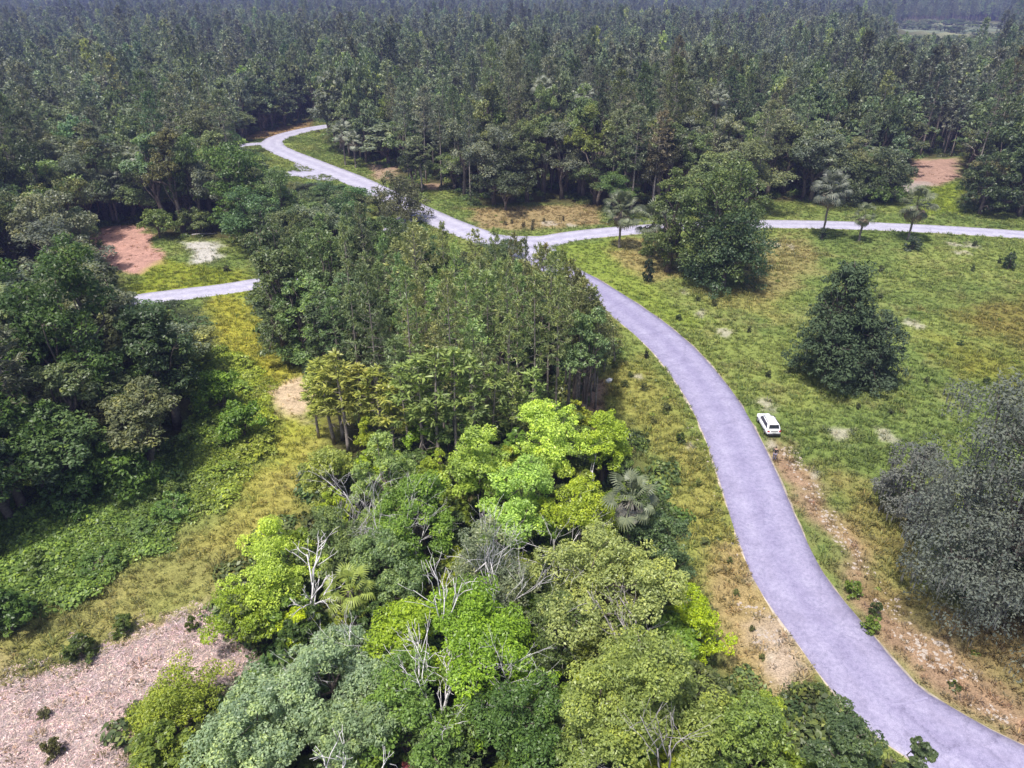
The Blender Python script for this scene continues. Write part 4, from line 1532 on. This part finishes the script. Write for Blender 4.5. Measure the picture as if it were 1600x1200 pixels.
# smaller fill so that no bare floor shows through
pts, ch = in_poly_pts(THICKET_G, 3000), []
for p in pts:
    if all((p[0] - c[0]) ** 2 + (p[1] - c[1]) ** 2 > 2.7 ** 2 for c in ch):
        ch.append(p)
FILL = [broadleaf('thicket_tree', 5, 1.9, .3, 970 + k, 3600, .30, nl=10) for k in range(4)]
for p in ch:
    u, v = proj(p[0], p[1], 0)
    H, R = RNG.uniform(3.2, 6.0), RNG.uniform(1.5, 2.3)
    if hides_open(p[0], p[1], H, R) > .08:
        continue
    far_ = 'upper' if v < 900 else 'lower'
    g = RNG.uniform()
    tn = jit((.10, .15, .04) if g < .45 else ((.19, .28, .04) if g < .8 else (.29, .36, .04)))
    plant_tree('thicket_tree', near_label(('dark' if g < .45 else ('green' if g < .8 else 'lime')) + ' small tree', float(u), float(v) - 60, [(a, b, 'the ' + w.split(' in ')[0].split(' at ')[0].split(' of ')[0].split(' by ')[0].split(' with ')[0].split(' beside ')[0]) for a, b, w in HERO]), 'tree', FILL, p[0], p[1], H, R, tn, 5, 1.9, 'small trees of the %s thicket' % far_)

# grey dead twigs and bare trees
def dead(label, cx, cy, H, seed, mat, spread=.5, depth=4, rt=.16, lean=0.0, cf=.6, n0=3):
    X, Y = gp(cx, cy, H * cf)
    o = obj('dead_tree', snag('dead_tree', H, seed, mat, spread, depth, rt, lean, n0), None, (X, Y, float(hz(np.array([X]), np.array([Y]))[0])), 0)
    return tag(o, label, 'dead tree')


dead('white forked dead tree standing bare in the middle of the thicket', 688, 925, 13, 1001, M_DEAD, .48, 4, .17, cf=.86, n0=4)
dead('bleached dead tree with short stubs in front of the vivid green tree', 683, 1050, 11, 1002, M_DEAD, .4, 4, .14, cf=.86, n0=4)
dead('leaning white dead trunk over the yellow green tree by the path', 448, 862, 11, 1003, M_DEAD, .45, 4, .20, .25, cf=.84, n0=3)
dead('grey leafless tree above the palm', 530, 800, 10, 1004, M_GREYWOOD, .35, 4, .12, cf=.72)
dead('pale dead twigs rising from the upper thicket', 720, 800, 14, 1005, M_DEAD, .45, 4, .11, cf=.82)
dead('grey bare limbs showing through the large olive oak', 985, 960, 13, 1006, M_GREYWOOD, .6, 4, .16, cf=.75)
dead('grey crooked limbs in the silvery tree at the bottom edge', 515, 1170, 11.5, 1007, M_DEAD, .55, 4, .2, cf=.88)
dead('grey twiggy limbs on top of the large pale olive oak', 1060, 1100, 13, 1008, M_GREYWOOD, .6, 4, .12, cf=.88)
dead('thin white dead stem beside the lime tree nearest the verge', 930, 668, 11, 1009, M_DEAD, .3, 2, .10, cf=.85, n0=2)
dead('broken white trunk in the dark wood at the left', 160, 655, 9, 1010, M_DEAD, .8, 2, .15, cf=.72, n0=2)
dead('pale bare pine stem at the edge of the forest behind the junction', 1078, 225, 16, 1011, M_GREYWOOD, .3, 2, .22, cf=.5, n0=2)
dead('thin dead stem with pale twigs by the palm in the upper thicket', 905, 765, 11, 1012, M_DEAD, .4, 3, .08, cf=.85, n0=2)

for lb, cx, cy, H, sd_ in (('wispy pale twigs above the silvery tree below the palm', 525, 985, 10.5, 1021), ('wispy grey twigs over the grey green tree', 770, 850, 12.5, 1022),
                           ('thin white twigs among the mid green tree left of the rounded one', 640, 770, 12, 1023), ('pale twigs at the edge of the yellow topped tree', 870, 780, 12, 1024),
                           ('white twigs poking from the vivid green tree', 800, 980, 11, 1025), ('thin grey twigs above the slender pale green tree', 560, 715, 12.5, 1026)):
    dead(lb, cx, cy, H, sd_, M_DEAD, .5, 4, .065, cf=.88, n0=4)

# ------------------------------------------------------------------ palms
M_FROND = leaf_mat('palm_frond', trans=.25, rough=.45, spread=.45, warm=(1.15, 1.08, .8))
FR_UP = frond_mesh('frond', M_FROND, droop=.35)
FR_DN = frond_mesh('dead_frond', M_FROND, Lp=.9, Lb=.9, droop=.8)
TRUNKP = plain_mat('palm_trunk', (.20, .17, .15), .9, .4, 5)


def palm(label, bx, by, ytop, rpx, tint, nf=30, nd=8, dead_tint=(.24, .19, .14), group=None, boot=False, at=None):
    if at is None:
        X, Y = gp(bx, by)
        H = height_for(bx, by, ytop)
        R = rpx / ppm(by)
    else:
        X, Y, H, R = at
    fs = R / 1.8
    t = thing('palm_tree', label, 'palm tree', (X, Y, float(hz(np.array([X]), np.array([Y]))[0])), RNG.uniform(0, 6), group)
    zt = max(.4, H - R * .85)
    mb = MB()
    nseg = 14
    mb.tube([(.04 * math.sin(i), .04 * math.cos(i * 1.3), -.2 + (zt + .2) * i / nseg) for i in range(nseg + 1)], [.19 + .03 * (i % 2) + (.05 if i < 2 else 0) + (.06 if i > nseg - 3 else 0) for i in range(nseg + 1)], 8)
    obj('trunk', mb.mesh('palm_trunk', TRUNKP), t)
    for k in range(nf + nd):
        dn = k >= nf
        a = k * 2.39996 + RNG.normal() * .15
        el = math.radians(RNG.uniform(-75, -50)) if dn else math.radians(82 - 135 * (k / nf) ** .9 + RNG.normal() * 9)
        f = obj('dead_frond' if dn else 'frond', FR_DN if dn else FR_UP, t, tint=np.array(dead_tint if dn else tint) * RNG.uniform(.75, 1.3))
        f.location = (0, 0, zt + RNG.uniform(-.15, .12))
        f.rotation_euler = (RNG.normal() * .2, -el, a)
        s = fs * RNG.uniform(.85, 1.12)
        f.scale = (s, s, s)
    return t


C_PALM = (.17, .19, .11)
palm('cabbage palm at the bend of the side road, nearest the junction', 967, 388, 305, 28, C_PALM)
palm('bushy leaning cabbage palm right of it before the broad field tree', 1016, 402, 322, 32, (.17, .19, .12), nf=38, nd=12)
palm('tall pale dusty cabbage palm in front of the far oaks', 1284, 372, 272, 28, (.165, .175, .135), nf=38, nd=12)
palm('small short cabbage palm between two taller ones on the side road', 1341, 379, 322, 18, (.15, .17, .09), nf=24, nd=8)
palm('round headed cabbage palm above a palmetto clump by the side road', 1418, 376, 297, 27, (.16, .175, .10), nf=34, nd=12)
Xp, Yp = gp(545, 912, 6.0)
for bx, by, ty, rp, lb in ((98, 352, 262, 24, 'pale cabbage palm at the left among the dark woods, first of three'), (142, 350, 252, 24, 'tallest pale cabbage palm among the dark woods above the pink pad'), (186, 352, 268, 22, 'pale cabbage palm among the dark woods nearest the big bright oak'),
                          (238, 350, 232, 18, 'pale thin cabbage palm standing behind the three pale palms'), (540, 258, 190, 17, 'pale cabbage palm at the wood edge right of the upper road bend'), (556, 262, 206, 15, 'lower pale cabbage palm beside the one at the upper road bend'),
                          (846, 287, 120, 17, 'pale palm head rising from the forest behind the brown strip'), (908, 290, 132, 16, 'pale palm head rising behind the yellow green tree'), (1105, 286, 136, 16, 'pale palm head rising behind the broad field tree')):
    palm(lb, bx, by, ty, rp, (.27, .285, .215), nf=26, nd=6)
palm('yellow green palm with open fronds inside the thicket', 0, 0, 0, 0, (.30, .36, .08), 24, 6, at=(Xp, Yp, 7.0, 1.9))
Xp, Yp = gp(988, 770, 10.0)
palm('old palm draped in grey dead fronds beside the road verge', 0, 0, 0, 0, (.17, .19, .11), 22, 26, dead_tint=(.27, .25, .22), at=(Xp, Yp, 11.0, 2.2))

# ------------------------------------------------------------------ shrubs dotted on open ground
SHRUB = [broadleaf('shrub', 1.6, .9, 0, 1100 + k, 1300, .2, nl=14, sub=8, shape='dome') for k in range(3)]


def shrub(label, bx, by, w, h, tint, group=None, cat='shrub'):
    X, Y = gp(bx, by)
    k = ppm(by)
    return plant_tree('shrub', label, cat, SHRUB, X, Y, h / k * 1.1, w / k / 2, tint, 1.6, .9, group)


shrub('narrow upright dark shrub by the broad field tree', 1012, 442, 18, 36, (.045, .065, .035))
shrub('dark palmetto clump under the round headed palm', 1424, 390, 28, 20, (.07, .10, .06))
shrub('dark conical shrub at the foot of the pale dusty palm', 1283, 374, 16, 17, (.06, .085, .04))
shrub('twin topped dark shrub in the field near the right edge', 1574, 422, 20, 26, (.06, .09, .035))
shrub('dark shrub in the grass left of the wood chips', 195, 982, 40, 30, (.10, .14, .03))
shrub('round dark shrub on straw at the upper rim of the wood chips', 128, 1024, 52, 36, (.085, .12, .025))
shrub('small green shrub at the tip of the wood chips by the thicket', 301, 982, 20, 26, (.12, .16, .03))
shrub('small shrub on the wood chips near the bottom left', 84, 1180, 34, 34, (.12, .12, .04))
shrub('sparse low shrub on the wood chips above the bottom left one', 70, 1118, 22, 16, (.12, .12, .05))
shrub('dark shrub in the meadow below the white sand', 355, 425, 12, 9, (.07, .07, .03))
shrub('dark pointed shrub on the verge left of the road', 1062, 692, 16, 18, (.09, .13, .035))
shrub('green shrub at the left road edge below the verge', 1270, 1095, 38, 34, (.10, .14, .04))
shrub('dark shrub at the roadside ditch beside the live oak', 1365, 962, 22, 26, (.08, .11, .035))
shrub('green weed bush at the right road edge in the ditch', 1330, 930, 30, 26, (.17, .24, .04))
shrub('lower green weed bush at the right road edge in the ditch', 1360, 985, 30, 26, (.16, .23, .04))
shrub('dark tuft at the left edge of the road near the grove', 1010, 560, 8, 13, (.03, .03, .025))
FMARK = [(1300, 597, 'the dark cone shaped tree'), (1130, 449, 'the broad field tree'), (1203, 670, 'the white car'), (1418, 374, 'the round headed palm'), (1341, 378, 'the small short palm'), (1574, 422, 'the twin topped shrub'), (1412, 760, 'the grey oak bough'),
         (951, 598, 'the white boulder'), (1062, 692, 'the dark pointed shrub'), (988, 800, 'the old mossy palm'), (1075, 975, 'the bright yellow green bush'), (1230, 1040, 'the low light green bush'), (1560, 505, 'the rusty brown patch')]
for i, (bx, by) in enumerate([(1376, 424), (1374, 468), (1522, 386), (1518, 424), (1560, 412), (1090, 470), (1115, 478), (1060, 500), (1200, 590), (1500, 540), (1540, 600), (1446, 600), (1340, 640), (1390, 650), (1170, 520)]):
    shrub(near_label('tiny dark shrub', bx, by, FMARK), bx, by, RNG.uniform(8, 13), RNG.uniform(7, 11), jit((.075, .10, .035)), 'tiny shrubs of the field')
for i, (bx, by) in enumerate([(960, 575), (985, 590), (975, 605), (1005, 610), (1040, 640), (1090, 760), (1110, 800), (1140, 880), (1150, 930), (1175, 985), (1100, 850), (1050, 720), (1020, 660), (1190, 1030)]):
    shrub(near_label('low tuft bush on the straw verge', bx, by, FMARK), bx, by, RNG.uniform(10, 20), RNG.uniform(8, 14), jit((.14, .16, .05)), 'tuft bushes of the verge')
for i, (bx, by) in enumerate([(790, 352), (800, 350), (818, 356), (833, 352), (850, 347), (880, 345), (832, 360)]):
    shrub('tiny brown tuft on the bare strip behind the junction', bx, by, RNG.uniform(5, 8), RNG.uniform(6, 10), jit((.14, .12, .06)), 'brown tufts behind the junction')

VBUSH = [broadleaf('vine_bush', 2.2, 1.6, 0, 1150 + k, 1700, .26, nl=12, sub=9, shape='dome') for k in range(3)]
vb = in_poly_pts(VINE, 400)
vch = []
for p in vb:
    if len(vch) < 30 and all((p[0] - c[0]) ** 2 + (p[1] - c[1]) ** 2 > 3.0 ** 2 for c in vch):
        vch.append(p)
VMARK = [(205, 768, 'the bright vine covered bush'), (120, 800, 'the dark bush on the vine bank'), (355, 650, 'the lush bush by the grassy path'), (385, 690, 'the lush bush nearest the sandy patch'), (18, 985, 'the bush at the lower left edge'), (195, 982, 'the dark shrub left of the wood chips'), (190, 722, 'the pale sapling')]
for p in vch:
    u, v = proj(p[0], p[1], 0)
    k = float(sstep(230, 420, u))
    tn = jit(tuple(np.array((.13, .20, .05)) * (1 - k) + np.array((.28, .36, .06)) * k), .15)  # mounds take the same painted sunlight towards the right
    H, R = RNG.uniform(1.0, 2.6), RNG.uniform(1.2, 2.4)
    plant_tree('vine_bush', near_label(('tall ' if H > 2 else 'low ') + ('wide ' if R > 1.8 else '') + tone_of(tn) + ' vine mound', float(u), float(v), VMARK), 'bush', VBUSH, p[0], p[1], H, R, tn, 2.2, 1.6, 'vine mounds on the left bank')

# white stone on the verge
X, Y = gp(951, 598)
o = obj('boulder', rock_mesh('boulder', 1201, M_WHITESTONE), None, (X, Y, float(hz(np.array([X]), np.array([Y]))[0]) + .12), .4)
o.scale = (1.2, .9, 1.3)
tag(o, 'white boulder on the verge left of the road by the grove', 'boulder')
# pale log lying in the bushes above the meadow
X, Y = gp(318, 368)
mb = MB()
mb.tube([(-2.2, -.3, .25), (-.6, 0, .3), (1.0, .1, .35), (2.4, .4, .3)], [.16, .18, .15, .10], 7)
tag(obj('log', mb.mesh('log', M_GREYWOOD, True), None, (X, Y, .0), 0), 'pale fallen log at the foot of the big bright oak', 'log')

# ------------------------------------------------------------------ white car parked on the right edge of the road
M_WHITE = plain_mat('white_paint', (.80, .80, .82), .25, .02, 1, spec=.5)
M_GLASS = plain_mat('dark_glass', (.025, .03, .035), .08, .1, 1, spec=.6)
M_TYRE = plain_mat('tyre', (.02, .02, .02), .85, .2, 5)
M_RIM = plain_mat('rim', (.42, .42, .44), .35, .1, 5, .8)
M_TRIM = plain_mat('black_trim', (.03, .03, .032), .6, .1, 5)
M_RED = plain_mat('red_lens', (.42, .02, .02), .25, .1, 5)
M_PLATE = plain_mat('plate', (.7, .7, .66), .5, .1, 5)


def ring(x, hw, z0, z1, n=20, p=3.6, zsh=0):
    out = []
    for k in range(n):
        a = 2 * PI * k / n
        ca, sa = math.cos(a), math.sin(a)
        out.append((x, hw * math.copysign(abs(ca) ** (2 / p), ca), (z0 + z1) / 2 + (z1 - z0) / 2 * math.copysign(abs(sa) ** (2 / p), sa) + zsh))
    return out


X, Y = gp(1199, 669)
car = thing('car', 'white sport utility car parked half on the grass at the right edge of the road', 'car', (X, Y, .05), 0)
dv = Vector(gp(1150, 610)) - Vector(gp(1200, 690))
car.scale = (.88, .88, .88)
car.rotation_euler.z = math.atan2(dv.y, dv.x) + math.radians(-2)
mb = MB()
mb.loft([ring(x, hw, z0, z1) for x, hw, z0, z1 in ((-2.36, .70, .42, .86), (-2.30, .86, .34, 1.0), (-2.1, .92, .28, 1.08), (-1.2, .94, .24, 1.08), (0, .94, .24, 1.06), (1.0, .94, .24, 1.05), (1.6, .92, .26, 1.0), (2.1, .88, .30, .92), (2.32, .78, .36, .80), (2.38, .60, .42, .70))])
mb.loft([ring(-2.16, .80, .90, 1.12, p=4), ring(-2.06, .84, .90, 1.24, p=4), ring(-1.80, .80, .90, 1.62, p=4), ring(-1.55, .76, .90, 1.70, p=4), ring(-.5, .76, .90, 1.74, p=4), ring(.15, .75, .90, 1.69, p=4), ring(.45, .76, .90, 1.58, p=4), ring(1.15, .80, .90, 1.08, p=4)])
obj('body', mb.mesh('car_body', M_WHITE, True), car)


def panel(name, pts, mat, th=.02, parent=car):
    P = [Vector(p) for p in pts]
    n = (P[1] - P[0]).cross(P[2] - P[0]).normalized()
    m = MB()
    k = len(P)
    m.add([p + n * th for p in P] + [p - n * .05 for p in P], [tuple(range(k)), tuple(reversed(range(k, 2 * k)))] + [(i, k + i, k + (i + 1) % k, (i + 1) % k) for i in range(k)])
    return obj(name, m.mesh(name, mat), parent)


panel('rear_window', [(-2.085, .66, 1.20), (-2.085, -.66, 1.20), (-1.83, -.60, 1.58), (-1.83, .60, 1.58)], M_GLASS, .05)
panel('windscreen', [(1.06, -.66, 1.14), (1.06, .66, 1.14), (.46, .60, 1.55), (.46, -.60, 1.55)], M_GLASS, .05)
for sgn in (1, -1):
    for (xa, xb, xc, xd) in ((-1.75, -1.10, -1.10, -1.58), (-1.02, -.12, -.12, -1.02), (-.04, .95, .36, -.04)):
        pts = [(xa, sgn * .805, 1.12), (xb, sgn * .805, 1.12), (xc, sgn * .72, 1.58), (xd, sgn * .72, 1.58)]
        if sgn > 0:
            pts.reverse()
        panel('side_window', pts, M_GLASS, .035)
    panel('tail_light', [(-2.345, sgn * .58, .84), (-2.30, sgn * .86, .84), (-2.26, sgn * .86, 1.02), (-2.31, sgn * .58, 1.0)][::(-1 if sgn > 0 else 1)], M_RED, .03)
    m = MB()
    m.box((-.6, sgn * .62, 1.745), (1.7, .05, .05))
    obj('roof_rail', m.mesh('roof_rail', M_TRIM), car)
    m = MB()
    m.box((.62, sgn * 1.0, 1.12), (.12, .2, .14))
    obj('mirror', m.mesh('mirror', M_WHITE), car)
    panel('headlight', [(2.33, sgn * .45, .70), (2.26, sgn * .78, .70), (2.18, sgn * .78, .84), (2.27, sgn * .45, .82)][::(1 if sgn > 0 else -1)], M_PLATE, .03)
    for wx_ in (-1.42, 1.42):
        m = MB()
        cs = [(.36 * math.cos(2 * PI * k / 18), .36 * math.sin(2 * PI * k / 18)) for k in range(18)]
        m.loft([[(wx_ + a * s, sgn * yy, .36 + b_ * s) for a, b_ in cs] for s, yy in ((.85, .70), (1, .74), (1, .94), (.9, .97))])
        w = obj('wheel', m.mesh('wheel', M_TYRE, True), car)
        m = MB()
        m.loft([[(wx_ + a * s, sgn * yy, .36 + b_ * s) for a, b_ in cs] for s, yy in ((.68, .95), (.66, .985), (.2, .975))])
        obj('rim', m.mesh('rim', M_RIM, True), w)
m = MB(); m.box((-2.37, 0, .46), (.10, 1.5, .24)); obj('bumper', m.mesh('bumper', M_TRIM), car)
m = MB(); m.box((-2.385, 0, .80), (.05, .40, .14)); obj('licence_plate', m.mesh('licence_plate', M_PLATE), car)
m = MB(); m.box((-2.345, 0, .95), (.06, .9, .07)); obj('tailgate_trim', m.mesh('tailgate_trim', M_TRIM), car)
m = MB(); m.box((-1.86, 0, 1.70), (.28, 1.2, .04)); obj('spoiler', m.mesh('spoiler', M_WHITE), car)

# ------------------------------------------------------------------ person behind the car at the road edge
M_SKIN = plain_mat('skin', (.42, .26, .19), .6, .05, 5)
M_SHIRT = plain_mat('dark_shirt', (.03, .028, .03), .85, .2, 9)
M_TROU = plain_mat('grey_trousers', (.20, .18, .24), .85, .2, 9)
M_HAIR = plain_mat('dark_hair', (.02, .015, .012), .7, .2, 9)


def skinned(name, mat, verts, edges, parent, root=0, sub=1):
    me = bpy.data.meshes.new(name)
    me.from_pydata([v[:3] for v in verts], edges, [])
    o = obj(name, me, parent)
    me.materials.append(mat)
    md = o.modifiers.new('skin', 'SKIN')
    md.use_smooth_shade = True
    if not me.skin_vertices:
        bpy.context.view_layer.objects.active = o
    for i, v in enumerate(verts):
        sv = me.skin_vertices[0].data[i]
        sv.radius = (v[3], v[3] if len(v) < 5 else v[4])
        sv.use_root = i == root
    s = o.modifiers.new('sub', 'SUBSURF')
    s.levels = s.render_levels = sub
    return o


X, Y = gp(1209, 720)
per = thing('person', 'person in dark top and grey trousers standing behind the white car', 'person', (X, Y, .07), math.radians(70))
B = [(0, 0, .94, .15, .12), (0, 0, 1.12, .13, .10), (.01, 0, 1.30, .16, .11), (.01, 0, 1.44, .12, .09), (.02, 0, 1.50, .055), (.035, 0, 1.58, .085), (.04, 0, 1.66, .095), (.03, 0, 1.72, .06),
     (.01, .18, 1.42, .06), (-.01, .25, 1.16, .045), (.16, .20, 1.02, .035), (.24, .17, 1.04, .035), (.31, .15, 1.06, .02),
     (.01, -.18, 1.42, .06), (-.01, -.25, 1.16, .045), (.16, -.20, 1.02, .035), (.24, -.17, 1.04, .035), (.31, -.15, 1.06, .02),
     (0, .10, .86, .095), (.01, .11, .48, .06), (0, .12, .09, .045), (.14, .13, .04, .035),
     (0, -.10, .86, .095), (.03, -.11, .48, .06), (.02, -.13, .09, .045), (.16, -.14, .04, .035)]
E = [(0, 1), (1, 2), (2, 3), (3, 4), (4, 5), (5, 6), (6, 7), (3, 8), (8, 9), (9, 10), (10, 11), (11, 12), (3, 13), (13, 14), (14, 15), (15, 16), (16, 17), (0, 18), (18, 19), (19, 20), (20, 21), (0, 22), (22, 23), (23, 24), (24, 25)]
skinned('body', M_SKIN, B, E, per)
gr_ = lambda i, k: (*B[i][:3], *(r + k for r in B[i][3:]))
skinned('shirt', M_SHIRT, [gr_(i, .022) for i in (0, 1, 2, 3, 8, 9, 13, 14)], [(0, 1), (1, 2), (2, 3), (3, 4), (4, 5), (3, 6), (6, 7)], per)
skinned('trousers', M_TROU, [gr_(i, .022) for i in (0, 18, 19, 20, 22, 23, 24)], [(0, 1), (1, 2), (2, 3), (0, 4), (4, 5), (5, 6)], per)
skinned('hair', M_HAIR, [(.0, 0, 1.60, .07), (.015, 0, 1.69, .105), (.03, 0, 1.74, .07)], [(0, 1), (1, 2)], per)

# ------------------------------------------------------------------ haze
mh, nt, N, L, out = new_mat('haze')
pv = N.new('ShaderNodeVolumePrincipled')
pv.inputs['Color'].default_value = (.38, .42, .86, 1)
pv.inputs['Density'].default_value = .00036
pv.inputs['Anisotropy'].default_value = .2
L.new(pv.outputs[0], out.inputs['Volume'])
mb = MB()
zt, zb = 52.0, -3.0
mb.box((0, 1850, (zt + zb) / 2), (11000, 12000, zt - zb))
hzb = obj('haze', mb.mesh('haze', mh))
tag(hzb, 'thin bluish haze over the land', 'haze', kind='stuff')
